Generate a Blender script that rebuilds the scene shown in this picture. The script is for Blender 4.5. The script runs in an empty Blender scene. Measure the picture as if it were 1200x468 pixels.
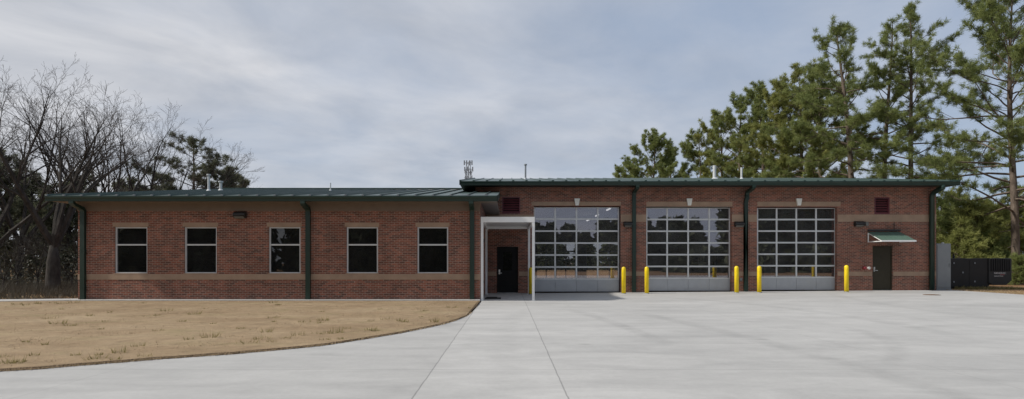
import bpy, math, random
import numpy as np
from mathutils import Vector

# ------------------------------------------------------------------ camera, sky, sun, exposure
scene = bpy.context.scene
C = scene.collection
F, CX, HY, EYE = 700.0, 595.0, 308.0, 1.45      # focal length, vanishing point, horizon (photo pixels), eye height

cam_data = bpy.data.cameras.new('camera')
cam = bpy.data.objects.new('camera', cam_data)
C.objects.link(cam)
cam.location = (0, 0, EYE)
cam.rotation_euler = (math.radians(90), 0, 0)
cam_data.sensor_width = 36
cam_data.lens = F / 1200 * 36
cam_data.shift_x = 5 / 1200
cam_data.shift_y = 74 / 1200
cam_data.clip_start = 0.1
cam_data.clip_end = 3000
scene.camera = cam

SUN_EL, SUN_FRONT = 41.0, 9.0                  # sun from the left, a little in front of the facade
ce, se = math.cos(math.radians(SUN_EL)), math.sin(math.radians(SUN_EL))
sun_dir = Vector((-math.cos(math.radians(SUN_FRONT)) * ce, -math.sin(math.radians(SUN_FRONT)) * ce, se))
sl = bpy.data.lights.new('sun', 'SUN')
sl.energy = 3.1
sl.angle = math.radians(2.5)
sl.color = (1.0, 0.95, 0.87)
sun = bpy.data.objects.new('sun', sl)
C.objects.link(sun)
sun.location = (-30, -6, 30)
sun.rotation_euler = (-sun_dir).to_track_quat('-Z', 'Y').to_euler()

world = bpy.data.worlds.new('World')
scene.world = world
world.use_nodes = True
wn, wl = world.node_tree.nodes, world.node_tree.links
wn.clear()


def N(t, **kw):
    n = wn.new(t)
    for k, v in kw.items():
        setattr(n, k, v)
    return n


w_out = N('ShaderNodeOutputWorld')
w_bg = N('ShaderNodeBackground')
w_bg.inputs['Strength'].default_value = 0.1
sky = N('ShaderNodeTexSky', sky_type='NISHITA', sun_disc=False)
sky.sun_elevation = math.radians(SUN_EL)
sky.sun_rotation = math.atan2(sun_dir.x, sun_dir.y) % (2 * math.pi)
sky.air_density = 1.0
sky.dust_density = 1.5
tc = N('ShaderNodeTexCoord')
sep = N('ShaderNodeSeparateXYZ')
wl.new(tc.outputs['Generated'], sep.inputs[0])


def wmath(op, a, b=None, c=None, clamp=False):
    n = N('ShaderNodeMath', operation=op, use_clamp=clamp)
    for i, v in enumerate((a, b, c)):
        if v is None:
            continue
        if isinstance(v, (int, float)):
            n.inputs[i].default_value = v
        else:
            wl.new(v, n.inputs[i])
    return n.outputs[0]


zc = wmath('ADD', wmath('MAXIMUM', sep.outputs['Z'], 0.0), 0.16)
u = wmath('DIVIDE', sep.outputs['X'], zc)
v = wmath('DIVIDE', sep.outputs['Y'], zc)
comb = N('ShaderNodeCombineXYZ')
wl.new(u, comb.inputs[0]); wl.new(v, comb.inputs[1])
rotn = N('ShaderNodeMapping')
rotn.inputs['Rotation'].default_value = (0, 0, math.radians(-44))
mapn = N('ShaderNodeMapping')
mapn.inputs['Scale'].default_value = (0.8, 0.95, 1)
mapn.inputs['Location'].default_value = (1.3, 0.6, 0)
wl.new(comb.outputs[0], rotn.inputs[0]); wl.new(rotn.outputs[0], mapn.inputs[0])
n1 = N('ShaderNodeTexNoise')
n1.inputs['Scale'].default_value = 1.1
n1.inputs['Detail'].default_value = 7
n1.inputs['Roughness'].default_value = 0.58
n1.inputs['Distortion'].default_value = 0.15
wl.new(mapn.outputs[0], n1.inputs['Vector'])
n2 = N('ShaderNodeTexNoise')
n2.inputs['Scale'].default_value = 2.3
n2.inputs['Detail'].default_value = 6
n2.inputs['Roughness'].default_value = 0.55
n2.inputs['Distortion'].default_value = 0.4
wl.new(mapn.outputs[0], n2.inputs['Vector'])
# veil of cloud: thick to the left and low down, thin to the right
veil = wmath('MULTIPLY_ADD', n1.outputs['Fac'], 1.5, -0.12)
veil = wmath('SUBTRACT', veil, wmath('MULTIPLY', sep.outputs['X'], 0.62))
veil = wmath('MULTIPLY', veil, 1.0, None, True)
shade = N('ShaderNodeMapRange')
shade.inputs['From Min'].default_value = 0.30
shade.inputs['From Max'].default_value = 0.66
wl.new(n2.outputs['Fac'], shade.inputs['Value'])
ccol = N('ShaderNodeMix', data_type='RGBA')
ccol.inputs['A'].default_value = (3.8, 4.05, 4.55, 1)
ccol.inputs['B'].default_value = (5.6, 5.7, 6.0, 1)
wl.new(shade.outputs[0], ccol.inputs['Factor'])
blue = N('ShaderNodeMix', data_type='RGBA')      # thin high haze over the blue
blue.inputs['Factor'].default_value = 0.75
blue.inputs['B'].default_value = (2.7, 3.45, 4.75, 1)
wl.new(sky.outputs[0], blue.inputs['A'])
mixs = N('ShaderNodeMix', data_type='RGBA')
wl.new(veil, mixs.inputs['Factor'])
wl.new(blue.outputs['Result'], mixs.inputs['A'])
wl.new(ccol.outputs['Result'], mixs.inputs['B'])
wl.new(mixs.outputs['Result'], w_bg.inputs['Color'])
wl.new(w_bg.outputs[0], w_out.inputs['Surface'])

vs = scene.view_settings
vs.view_transform = 'Standard'
vs.look = 'None'
vs.exposure = 0.28
vs.gamma = 1.0
vs.use_curve_mapping = False

rng = np.random.default_rng(7)
random.seed(7)


def X(px, D):
    return (px - CX) * D / F


def Z(py, D):
    return EYE + (HY - py) * D / F


def ground_z(x, y):
    """the paving rises a little to the right along the bays"""
    x = np.asarray(x, float); y = np.asarray(y, float)
    s = np.clip((y - 12) / 15.0, 0, 1)
    s = s * s * (3 - 2 * s)
    return 0.0078 * np.clip(x - 2, 0, 17.5) * s


def gz(x, y):
    return float(ground_z(x, y))


# ------------------------------------------------------------------ mesh helpers
class MB:
    def __init__(self):
        self.v, self.f = [], []

    def add(self, verts, faces):
        o = len(self.v)
        self.v += [tuple(p) for p in verts]
        self.f += [tuple(i + o for i in f) for f in faces]
        return self

    def box(self, x0, x1, y0, y1, z0, z1):
        return self.add([(x0, y0, z0), (x1, y0, z0), (x1, y1, z0), (x0, y1, z0), (x0, y0, z1), (x1, y0, z1), (x1, y1, z1), (x0, y1, z1)],
                        [(0, 3, 2, 1), (4, 5, 6, 7), (0, 1, 5, 4), (1, 2, 6, 5), (2, 3, 7, 6), (3, 0, 4, 7)])

    def prism_x(self, prof, x0, x1):
        """profile of (y, z) points extruded along x"""
        n = len(prof)
        vv = [(x0, y, z) for y, z in prof] + [(x1, y, z) for y, z in prof]
        ff = [tuple(range(n)), tuple(range(2 * n - 1, n - 1, -1))]
        ff += [(i, i + n, (i + 1) % n + n, (i + 1) % n) for i in range(n)]
        return self.add(vv, ff)

    def prism_y(self, prof, y0, y1):
        n = len(prof)
        vv = [(x, y0, z) for x, z in prof] + [(x, y1, z) for x, z in prof]
        ff = [tuple(range(n)), tuple(range(2 * n - 1, n - 1, -1))]
        ff += [(i, i + n, (i + 1) % n + n, (i + 1) % n) for i in range(n)]
        return self.add(vv, ff)

    def tube(self, pts, radii, n=12, cap=True):
        pts = [Vector(p) for p in pts]
        if isinstance(radii, (int, float)):
            radii = [radii] * len(pts)
        rings = []
        up = None
        for i, p in enumerate(pts):
            d = (pts[min(i + 1, len(pts) - 1)] - pts[max(i - 1, 0)]).normalized()
            if up is None:
                up = Vector((1, 0, 0)) if abs(d.x) < 0.8 else Vector((0, 1, 0))
            a = (up - d * up.dot(d)).normalized()
            up = a
            b = d.cross(a)
            rings.append([p + (a * math.cos(t) + b * math.sin(t)) * radii[i] for t in (2 * math.pi * k / n for k in range(n))])
        vv = [q for r in rings for q in r]
        ff = []
        for i in range(len(pts) - 1):
            for k in range(n):
                ff.append((i * n + k, i * n + (k + 1) % n, (i + 1) * n + (k + 1) % n, (i + 1) * n + k))
        if cap:
            ff.append(tuple(range(n - 1, -1, -1)))
            ff.append(tuple((len(pts) - 1) * n + k for k in range(n)))
        return self.add(vv, ff)

    def rect_tube(self, pts, hw, hd):
        """square downpipe along pts lying in a y-z plane (constant x)"""
        pts = [Vector(p) for p in pts]
        vv, ff = [], []
        for i, p in enumerate(pts):
            d0 = (p - pts[i - 1]).normalized() if i else (pts[1] - p).normalized()
            d1 = (pts[i + 1] - p).normalized() if i < len(pts) - 1 else d0
            d = (d0 + d1).normalized()
            k = 1 / max(0.35, d.dot(d0))
            a = Vector((0, 1, 0)) - d * d.y if abs(d.y) < 0.95 else Vector((0, 0, 1)) - d * d.z
            if abs(d.x) > 0.05 and abs(d.y) < 0.05:        # bend in the wall plane
                b = Vector((0, 1, 0)); a = b.cross(d).normalized()
                h1, h2 = hw * k, hd
            else:
                a = a.normalized(); b = a.cross(d).normalized()
                h1, h2 = hd * k, hw
            if i and (vv[-4] - p).dot(a) * 0 == 0:
                pass
            vv += [p + a * h1 + b * h2, p + a * h1 - b * h2, p - a * h1 - b * h2, p - a * h1 + b * h2]
        for i in range(len(pts) - 1):
            for k in range(4):
                ff.append((i * 4 + k, i * 4 + (k + 1) % 4, i * 4 + 4 + (k + 1) % 4, i * 4 + 4 + k))
        n = len(pts)
        ff += [(3, 2, 1, 0), tuple(4 * (n - 1) + k for k in range(4))]
        return self.add(vv, ff)

    def build(self, name, m, parent=None, bevel=0, smooth=False):
        me = bpy.data.meshes.new(name)
        off = Vector((0, 0, 0))
        p = parent
        while p is not None:
            off += p.location
            p = p.parent
        me.from_pydata([(a - off.x, b - off.y, c - off.z) for a, b, c in self.v], [], self.f)
        me.materials.append(m)
        import bmesh
        bm = bmesh.new(); bm.from_mesh(me)
        bmesh.ops.recalc_face_normals(bm, faces=bm.faces)
        bm.to_mesh(me); bm.free()
        o = bpy.data.objects.new(name, me)
        C.objects.link(o)
        if parent is not None:
            o.parent = parent
        if smooth:
            for pl in me.polygons:
                pl.use_smooth = len(pl.vertices) == 4
        if bevel:
            b = o.modifiers.new('bevel', 'BEVEL')
            b.width = bevel; b.segments = 2; b.limit_method = 'ANGLE'
        return o


def np_mesh(name, V, nper, m, parent=None, tint=None):
    """mesh of loose n-gons: V is (count*nper, 3) in world space"""
    off = Vector((0, 0, 0)); p = parent
    while p is not None:
        off += p.location; p = p.parent
    V = np.asarray(V, np.float32).reshape(-1, 3) - np.array(off, np.float32)
    nf = len(V) // nper
    me = bpy.data.meshes.new(name)
    me.vertices.add(len(V)); me.vertices.foreach_set('co', V.ravel())
    me.loops.add(len(V)); me.loops.foreach_set('vertex_index', np.arange(len(V), dtype=np.int32))
    me.polygons.add(nf)
    me.polygons.foreach_set('loop_start', np.arange(nf, dtype=np.int32) * nper)
    if tint is not None:
        at = me.attributes.new('tint', 'FLOAT', 'FACE')
        at.data.foreach_set('value', np.asarray(tint, np.float32))
    me.materials.append(m)
    me.update(calc_edges=True)
    o = bpy.data.objects.new(name, me)
    C.objects.link(o)
    if parent is not None:
        o.parent = parent
    return o


def seg_quads(P0, P1, R0, R1, n=4):
    """tapered n-sided prisms for many segments: returns quads (count*n*4, 3)"""
    P0, P1 = np.asarray(P0, float), np.asarray(P1, float)
    R0, R1 = np.asarray(R0, float)[:, None], np.asarray(R1, float)[:, None]
    d = P1 - P0
    L = np.linalg.norm(d, axis=1, keepdims=True) + 1e-9
    d = d / L
    ref = np.where(np.abs(d[:, 2:3]) > 0.9, np.array([[1.0, 0, 0]]), np.array([[0, 0, 1.0]]))
    a = np.cross(d, ref); a /= np.linalg.norm(a, axis=1, keepdims=True) + 1e-9
    b = np.cross(d, a)
    out = []
    P1 = P1 + d * R1 * 0.5
    for k in range(n):
        t0, t1 = 2 * math.pi * k / n, 2 * math.pi * (k + 1) / n
        e0 = a * math.cos(t0) + b * math.sin(t0)
        e1 = a * math.cos(t1) + b * math.sin(t1)
        out.append(np.stack([P0 + e0 * R0, P0 + e1 * R0, P1 + e1 * R1, P1 + e0 * R1], 1))
    return np.concatenate(out, 0).reshape(-1, 3)


def tag(o, label=None, cat=None, group=None, kind=None):
    if label: o['label'] = label
    if cat: o['category'] = cat
    if group: o['group'] = group
    if kind: o['kind'] = kind
    return o


def thing(name, label, cat, loc=(0, 0, 0), group=None):
    o = bpy.data.objects.new(name, None)
    C.objects.link(o)
    o.location = loc
    return tag(o, label, cat, group)


def copy_tree(o, parent=None):
    c = o.copy()
    C.objects.link(c)
    if parent is not None:
        c.parent = parent
    for ch in list(o.children):
        copy_tree(ch, c)
    return c


# ------------------------------------------------------------------ materials
class Mat:
    def __init__(self, name):
        self.m = bpy.data.materials.new(name)
        self.m.use_nodes = True
        self.nt = self.m.node_tree
        self.n, self.l = self.nt.nodes, self.nt.links
        self.n.clear()
        self.out = self.n.new('ShaderNodeOutputMaterial')
        self.p = self.n.new('ShaderNodeBsdfPrincipled')
        self.l.new(self.p.outputs[0], self.out.inputs['Surface'])
        self._pos = None

    def node(self, t, inp=None, **kw):
        n = self.n.new(t)
        for k, v_ in kw.items():
            setattr(n, k, v_)
        for k, v_ in (inp or {}).items():
            self.set(n.inputs[k], v_)
        return n

    def set(self, sock, v_):
        if hasattr(v_, 'is_linked') or isinstance(v_, bpy.types.NodeSocket):
            self.l.new(v_, sock)
        else:
            if isinstance(v_, tuple) and len(v_) == 3 and sock.type == 'RGBA':
                v_ = v_ + (1,)
            sock.default_value = v_

    def pos(self):
        if self._pos is None:
            g = self.n.new('ShaderNodeNewGeometry')
            self._pos = g.outputs['Position']
        return self._pos

    def math(self, op, a, b=None, c=None, clamp=False):
        n = self.n.new('ShaderNodeMath')
        n.operation = op; n.use_clamp = clamp
        for i, v_ in enumerate((a, b, c)):
            if v_ is not None:
                self.set(n.inputs[i], v_)
        return n.outputs[0]

    def noise(self, scale, detail=4, rough=0.55, stretch=None, rot=0, vec=None, dist=0.0):
        vec = vec or self.pos()
        if stretch or rot:
            mp = self.node('ShaderNodeMapping', {'Vector': vec})
            mp.inputs['Scale'].default_value = stretch or (1, 1, 1)
            mp.inputs['Rotation'].default_value = (0, 0, rot)
            vec = mp.outputs[0]
        n = self.node('ShaderNodeTexNoise', {'Vector': vec, 'Scale': scale, 'Detail': detail, 'Roughness': rough, 'Distortion': dist})
        return n.outputs['Fac']

    def ramp(self, fac, stops):
        r = self.node('ShaderNodeValToRGB', {'Fac': fac})
        el = r.color_ramp.elements
        while len(el) < len(stops):
            el.new(0.5)
        for e, (p, c) in zip(el, stops):
            e.position = p
            e.color = c + (1,) if len(c) == 3 else c
        return r.outputs['Color']

    def mix(self, fac, a, b, mode='MIX'):
        n = self.node('ShaderNodeMix', data_type='RGBA', blend_type=mode)
        self.set(n.inputs['Factor'], fac)
        self.set(n.inputs['A'], a)
        self.set(n.inputs['B'], b)
        return n.outputs['Result']

    def mapr(self, v_, a, b, c=0.0, d=1.0):
        n = self.node('ShaderNodeMapRange', {'Value': v_, 'From Min': a, 'From Max': b, 'To Min': c, 'To Max': d})
        return n.outputs[0]

    def bump(self, h, strength=0.3, dist=0.02):
        n = self.node('ShaderNodeBump', {'Height': h, 'Strength': strength, 'Distance': dist})
        self.l.new(n.outputs[0], self.p.inputs['Normal'])

    def base(self, c, rough=0.7, metal=0.0, spec=0.5):
        self.set(self.p.inputs['Base Color'], c)
        self.set(self.p.inputs['Roughness'], rough)
        self.set(self.p.inputs['Metallic'], metal)
        self.p.inputs['Specular IOR Level'].default_value = spec
        return self


def painted(name, col, rough=0.5, metal=0.0, var=0.12, scale=3.0, spec=0.5):
    """painted or plain surface with faint weathering"""
    q = Mat(name)
    f = q.mapr(q.noise(scale, 5, 0.65), 0.3, 0.7, 1 - var, 1 + var)
    c = q.mix(1.0, col, q.node('ShaderNodeCombineColor', {0: f, 1: f, 2: f}).outputs[0], 'MULTIPLY')
    q.base(c, q.mapr(q.noise(scale * 2.7, 3), 0.3, 0.7, rough - 0.06, rough + 0.08), metal, spec)
    return q.m


M = {}
# brick
q = Mat('red_brick')
s = q.node('ShaderNodeSeparateXYZ', {0: q.pos()})
vec = q.node('ShaderNodeCombineXYZ', {0: q.math('ADD', s.outputs[0], s.outputs[1]), 1: s.outputs[2]}).outputs[0]
bk = q.node('ShaderNodeTexBrick', {'Vector': vec, 'Scale': 1.0, 'Brick Width': 0.203, 'Row Height': 0.0677, 'Mortar Size': 0.0068, 'Mortar Smooth': 0.25, 'Bias': -0.1,
                                   'Color1': (0.250, 0.084, 0.052), 'Color2': (0.092, 0.043, 0.033), 'Mortar': (0.34, 0.275, 0.22)})
bk.offset = 0.5
big = q.math('MULTIPLY', q.mapr(q.noise(0.45, 4), 0.3, 0.7, 0.82, 1.18), q.mapr(q.noise(1.6, 4, 0.6, stretch=(1.5, 1.0, 0.22), vec=vec), 0.3, 0.7, 0.88, 1.1))
mid = q.mapr(q.noise(3.0, 5, 0.7, vec=vec), 0.25, 0.75, 0.8, 1.2)
ff = q.math('MULTIPLY', big, mid)
col = q.mix(1.0, bk.outputs['Color'], q.node('ShaderNodeCombineColor', {0: ff, 1: ff, 2: ff}).outputs[0], 'MULTIPLY')
q.base(col, 0.85, spec=0.3)
q.bump(bk.outputs['Fac'], -0.35, 0.008)
M['brick'] = q.m
# precast band
M['cast'] = painted('tan_cast_stone', (0.325, 0.225, 0.155), 0.8, var=0.15, scale=2.2)
M['soffit'] = painted('tan_soffit', (0.175, 0.130, 0.098), 0.7, var=0.08)
M['green_trim'] = painted('dark_green_metal', (0.008, 0.026, 0.018), 0.42, var=0.12, scale=1.2)
q = Mat('green_roof_metal')
s = q.node('ShaderNodeSeparateXYZ', {0: q.pos()})
f = q.noise(0.8, 5, 0.6, stretch=(2.0, 0.25, 1))
q.base(q.ramp(f, [(0.3, (0.043, 0.074, 0.065)), (0.7, (0.062, 0.098, 0.086))]), q.mapr(f, 0.3, 0.7, 0.33, 0.48), 0.35)
M['roof'] = q.m
M['awning'] = painted('awning_green_metal', (0.10, 0.17, 0.135), 0.45, 0.1, var=0.08)
M['white'] = painted('white_painted_steel', (0.76, 0.76, 0.75), 0.5, var=0.05)
M['alu'] = painted('clear_aluminium', (0.58, 0.59, 0.59), 0.45, 0.2, var=0.06)
M['panel'] = painted('grey_door_panel', (0.40, 0.415, 0.435), 0.45, 0.15, var=0.06)
M['black_gasket'] = painted('black_rubber', (0.015, 0.015, 0.015), 0.7)
M['door_black'] = painted('black_painted_door', (0.010, 0.010, 0.010), 0.6, spec=0.2)
M['door_olive'] = painted('dark_olive_door', (0.042, 0.036, 0.024), 0.6, spec=0.2)
M['maroon'] = painted('maroon_louver', (0.120, 0.028, 0.036), 0.5)
M['bronze'] = painted('dark_bronze', (0.018, 0.016, 0.015), 0.5)
M['lamp_lens'] = painted('clear_lamp_lens', (0.16, 0.16, 0.15), 0.2)
M['yellow'] = painted('yellow_bollard_sleeve', (0.86, 0.62, 0.008), 0.42, var=0.13, scale=5)
M['steel'] = painted('brushed_steel', (0.55, 0.55, 0.54), 0.3, 0.9)
M['red'] = painted('red_paint', (0.22, 0.02, 0.03), 0.4)
M['cream'] = painted('cream_stone', (0.74, 0.73, 0.67), 0.6)
M['grey_box'] = painted('grey_enclosure_paint', (0.26, 0.28, 0.29), 0.45, var=0.08, scale=1.5)
M['gen_black'] = painted('black_enclosure_paint', (0.010, 0.010, 0.011), 0.42, var=0.2)
M['gen_char'] = painted('charcoal_enclosure_paint', (0.022, 0.023, 0.024), 0.42, var=0.2)
M['letter'] = painted('pale_lettering', (0.62, 0.60, 0.58), 0.5)
M['letter_red'] = painted('red_lettering', (0.45, 0.12, 0.12), 0.5)
M['pvc'] = painted('pale_vent_pipe', (0.55, 0.57, 0.58), 0.5)
M['galv'] = painted('galvanised_steel', (0.26, 0.28, 0.30), 0.5, 0.4)
M['iron'] = painted('rusty_cast_iron', (0.19, 0.12, 0.075), 0.75, var=0.3, scale=9)
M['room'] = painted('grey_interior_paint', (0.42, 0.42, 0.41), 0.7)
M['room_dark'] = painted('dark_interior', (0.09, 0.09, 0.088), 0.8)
q = Mat('ceiling_tube')
q.base((0.8, 0.8, 0.8)); q.p.inputs['Emission Color'].default_value = (1, 0.98, 0.95, 1); q.p.inputs['Emission Strength'].default_value = 1.3
M['tube'] = q.m


def glass(name, tint, refl, rcol=(1, 1, 1), film=0.05):
    g = Mat(name)
    g.n.remove(g.p)
    t = g.node('ShaderNodeBsdfTransparent', {'Color': tint})
    r = g.node('ShaderNodeBsdfGlossy', {'Color': rcol, 'Roughness': 0.0})
    fr = g.node('ShaderNodeFresnel', {'IOR': 1.5}).outputs[0]
    fac = g.math('ADD', fr, refl, clamp=True)
    mx = g.node('ShaderNodeMixShader', {0: fac, 1: t.outputs[0], 2: r.outputs[0]})
    df = g.node('ShaderNodeBsdfDiffuse', {'Color': (0.5, 0.5, 0.5)})  # grey haze painted over the panes to lift the dark interior
    haze_fac = g.mapr(g.noise(0.9, 4), 0.3, 0.7, film * 0.6, film * 1.4)
    m2 = g.node('ShaderNodeMixShader', {0: haze_fac, 1: mx.outputs[0], 2: df.outputs[0]})
    g.l.new(m2.outputs[0], g.out.inputs['Surface'])
    return g.m


M['bay_glass'] = glass('grey_tinted_bay_glass', (0.68, 0.68, 0.69), 0.15, (0.95, 0.92, 1.0))
M['win_glass'] = glass('dark_tinted_window_glass', (0.30, 0.31, 0.31), 0.03, film=0.02)

# concrete
q = Mat('concrete_paving')
s = q.node('ShaderNodeSeparateXYZ', {0: q.pos()})
x_, y_ = s.outputs[0], s.outputs[1]
a = q.noise(0.16, 5, 0.6, stretch=(1, 1.3, 1))
b = q.noise(0.7, 6, 0.65, stretch=(0.6, 1.8, 1), dist=0.8)
c_ = q.noise(14, 4, 0.7)
c0 = q.ramp(a, [(0.3, (0.39, 0.383, 0.368)), (0.5, (0.425, 0.417, 0.40)), (0.72, (0.46, 0.45, 0.432))])
f1 = q.math('MULTIPLY', q.mapr(b, 0.3, 0.7, 0.87, 1.11), q.mapr(q.noise(2.6, 6, 0.7), 0.3, 0.7, 0.955, 1.045))
f2 = q.mapr(c_, 0.25, 0.75, 0.955, 1.045)
ff = q.math('MULTIPLY', f1, f2)
# each pour has its own tone
ff = q.math('MULTIPLY', ff, q.mapr(x_, -1.03, -1.01, 0.935, 1.0))
ff = q.math('MULTIPLY', ff, q.mapr(x_, 0.64, 0.65, 1.025, 1.0))
ff = q.math('MULTIPLY', ff, q.mapr(y_, 11.69, 11.71, 0.985, 1.01))
# sawn joints
jn = None


def line_at(sock, pos, w, amt):
    d = q.math('ABSOLUTE', q.math('SUBTRACT', sock, pos))
    return q.mapr(d, w, w * 0.35, 1.0, amt)


wob = q.math('MULTIPLY_ADD', q.noise(2.5, 3), 0.03, -0.015)
xw = q.math('ADD', x_, wob)
yw = q.math('ADD', y_, wob)
for xp, w_, amt in ((-1.02, 0.012, 0.58), (0.645, 0.012, 0.58), (5.9, 0.012, 0.86), (10.6, 0.012, 0.86), (15.4, 0.012, 0.86), (20.2, 0.012, 0.86), (-5.3, 0.012, 0.86)):
    ff = q.math('MULTIPLY', ff, line_at(xw, xp, w_, amt))
for yp, amt in ((4.6, 0.8), (8.1, 0.8), (11.7, 0.82), (15.5, 0.84), (19.2, 0.86)):
    ff = q.math('MULTIPLY', ff, line_at(yw, yp, 0.016, amt))
# tyre rubber left by the trucks: bands that follow the turning path
tn = q.mapr(q.noise(1.7, 5, 0.7), 0.35, 0.62, 0.15, 1.0)


def tyre(x0, k, yc, w, lo, hi, dark):
    global ff
    dy = q.math('SUBTRACT', y_, yc)
    path = q.math('MULTIPLY_ADD', q.math('MULTIPLY', dy, dy), k, x0)
    d = q.math('ABSOLUTE', q.math('SUBTRACT', x_, path))
    m = q.mapr(d, w * 1.5, w * 0.5)
    m = q.math('MULTIPLY', m, q.math('MULTIPLY', q.mapr(y_, lo, lo + 1.5), q.mapr(y_, hi, hi - 3)))
    m = q.math('MULTIPLY', m, tn)
    ff = q.math('MULTIPLY', ff, q.math('SUBTRACT', 1.0, q.math('MULTIPLY', m, dark)))


tyre(4.9, -0.010, 6.5, 0.20, 4.0, 19.0, 0.15)
tyre(2.9, -0.010, 8.5, 0.16, 10.0, 19.5, 0.16)
tyre(7.5, -0.095, 13.2, 0.17, 7.8, 16.0, 0.11)
tyre(9.2, -0.03, 15.0, 0.22, 11, 25.0, 0.12)
tyre(12.5, 0.02, 17.0, 0.25, 12, 27.0, 0.10)
tyre(-0.1, 0.012, 11.0, 0.22, 5, 20.0, 0.07)
# spots of oil and grit
sp = q.node('ShaderNodeTexVoronoi', {'Vector': q.pos(), 'Scale': 0.55, 'Randomness': 1.0})
ff = q.math('MULTIPLY', ff, q.mapr(sp.outputs['Distance'], 0.03, 0.09, 0.84, 1.0))
col = q.mix(1.0, c0, q.node('ShaderNodeCombineColor', {0: ff, 1: ff, 2: ff}).outputs[0], 'MULTIPLY')
q.base(col, q.mapr(b, 0.3, 0.7, 0.62, 0.8), spec=0.4)
q.bump(c_, 0.12, 0.01)
M['concrete'] = q.m

q = Mat('lawn_soil')
a = q.noise(0.55, 6, 0.6, stretch=(0.7, 1.0, 1))
b = q.noise(3.2, 6, 0.7, stretch=(0.9, 1.0, 1))
c_ = q.noise(32, 3, 0.7)
c0 = q.ramp(a, [(0.28, (0.250, 0.176, 0.106)), (0.5, (0.320, 0.234, 0.146)), (0.72, (0.375, 0.284, 0.182))])
ff = q.math('MULTIPLY', q.mapr(b, 0.25, 0.75, 0.78, 1.2), q.mapr(c_, 0.25, 0.75, 0.84, 1.16))
gp_ = q.math('MULTIPLY', q.mapr(q.noise(0.9, 6, 0.75, stretch=(0.6, 1.2, 1)), 0.53, 0.70), 0.40)
c0 = q.mix(gp_, c0, (0.215, 0.205, 0.088))
q.base(q.mix(1.0, c0, q.node('ShaderNodeCombineColor', {0: ff, 1: ff, 2: ff}).outputs[0], 'MULTIPLY'), 0.95, spec=0.1)
q.bump(q.math('ADD', b, q.math('MULTIPLY', c_, 0.5)), 0.8, 0.05)
M['lawn'] = q.m
M['lawn_edge'] = painted('soil_edge_shade', (0.15, 0.098, 0.058), 0.95, var=0.3, scale=6)  # soil colour darkened to paint in the shadow line along the lawn edge

q = Mat('pine_straw_ground')
a = q.noise(0.25, 6, 0.65)
b = q.noise(4, 6, 0.75)
c0 = q.ramp(a, [(0.3, (0.17, 0.095, 0.050)), (0.5, (0.27, 0.165, 0.090)), (0.7, (0.30, 0.225, 0.115))])
ff = q.mapr(b, 0.25, 0.75, 0.65, 1.3)
q.base(q.mix(1.0, c0, q.node('ShaderNodeCombineColor', {0: ff, 1: ff, 2: ff}).outputs[0], 'MULTIPLY'), 0.95, spec=0.1)
q.bump(b, 0.8, 0.08)
M['straw'] = q.m


def leaf_mat(name, dark, light, trans=0.45, noise=0.6):
    g = Mat(name)
    at = g.node('ShaderNodeAttribute', attribute_name='tint').outputs['Fac']
    f_ = g.math('MULTIPLY_ADD', at, 0.75, g.math('MULTIPLY', g.noise(noise, 3), 0.35))
    col_ = g.mix(g.math('MULTIPLY', f_, 1.0, clamp=True), dark, light)
    g.base(col_, 0.6, spec=0.25)
    tr = g.node('ShaderNodeBsdfTranslucent', {'Color': col_})
    mx = g.node('ShaderNodeMixShader', {0: trans, 1: g.p.outputs[0], 2: tr.outputs[0]})
    g.l.new(mx.outputs[0], g.out.inputs['Surface'])
    return g.m


M['needles'] = leaf_mat('pine_needles', (0.090, 0.128, 0.042), (0.31, 0.345, 0.120))
M['needles_olive'] = leaf_mat('yellow_green_needles', (0.125, 0.155, 0.045), (0.37, 0.38, 0.125))
M['needles_dark'] = leaf_mat('dark_evergreen_needles', (0.070, 0.080, 0.052), (0.165, 0.172, 0.110))
M['undergrowth'] = leaf_mat('grey_undergrowth', (0.035, 0.036, 0.026), (0.10, 0.095, 0.07), 0.2)
M['brush'] = leaf_mat('dry_brush_stems', (0.035, 0.030, 0.024), (0.105, 0.092, 0.068), 0.2)
M['grass'] = leaf_mat('weed_green', (0.17, 0.155, 0.055), (0.30, 0.25, 0.11))
M['dead_grass'] = leaf_mat('dead_grass_straw', (0.29, 0.205, 0.125), (0.42, 0.32, 0.20), 0.2)
q = Mat('pine_bark')
b = q.noise(5, 6, 0.7, stretch=(1.5, 1.5, 0.4))
q.base(q.ramp(b, [(0.3, (0.060, 0.046, 0.036)), (0.7, (0.22, 0.175, 0.14))]), 0.95, spec=0.1)
q.bump(b, 0.9, 0.06)
M['bark'] = q.m
q = Mat('grey_bark')
b = q.noise(4, 6, 0.7, stretch=(1.5, 1.5, 0.5))
q.base(q.ramp(b, [(0.3, (0.028, 0.025, 0.022)), (0.7, (0.085, 0.076, 0.068))]), 0.95, spec=0.1)
q.bump(b, 0.9, 0.06)
M['grey_bark'] = q.m
M['twig'] = painted('bare_twig', (0.115, 0.103, 0.094), 0.9, var=0.2)
M['wood_mass'] = leaf_mat('far_wood_foliage', (0.035, 0.045, 0.022), (0.10, 0.115, 0.055), 0.1, 0.1)

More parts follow.
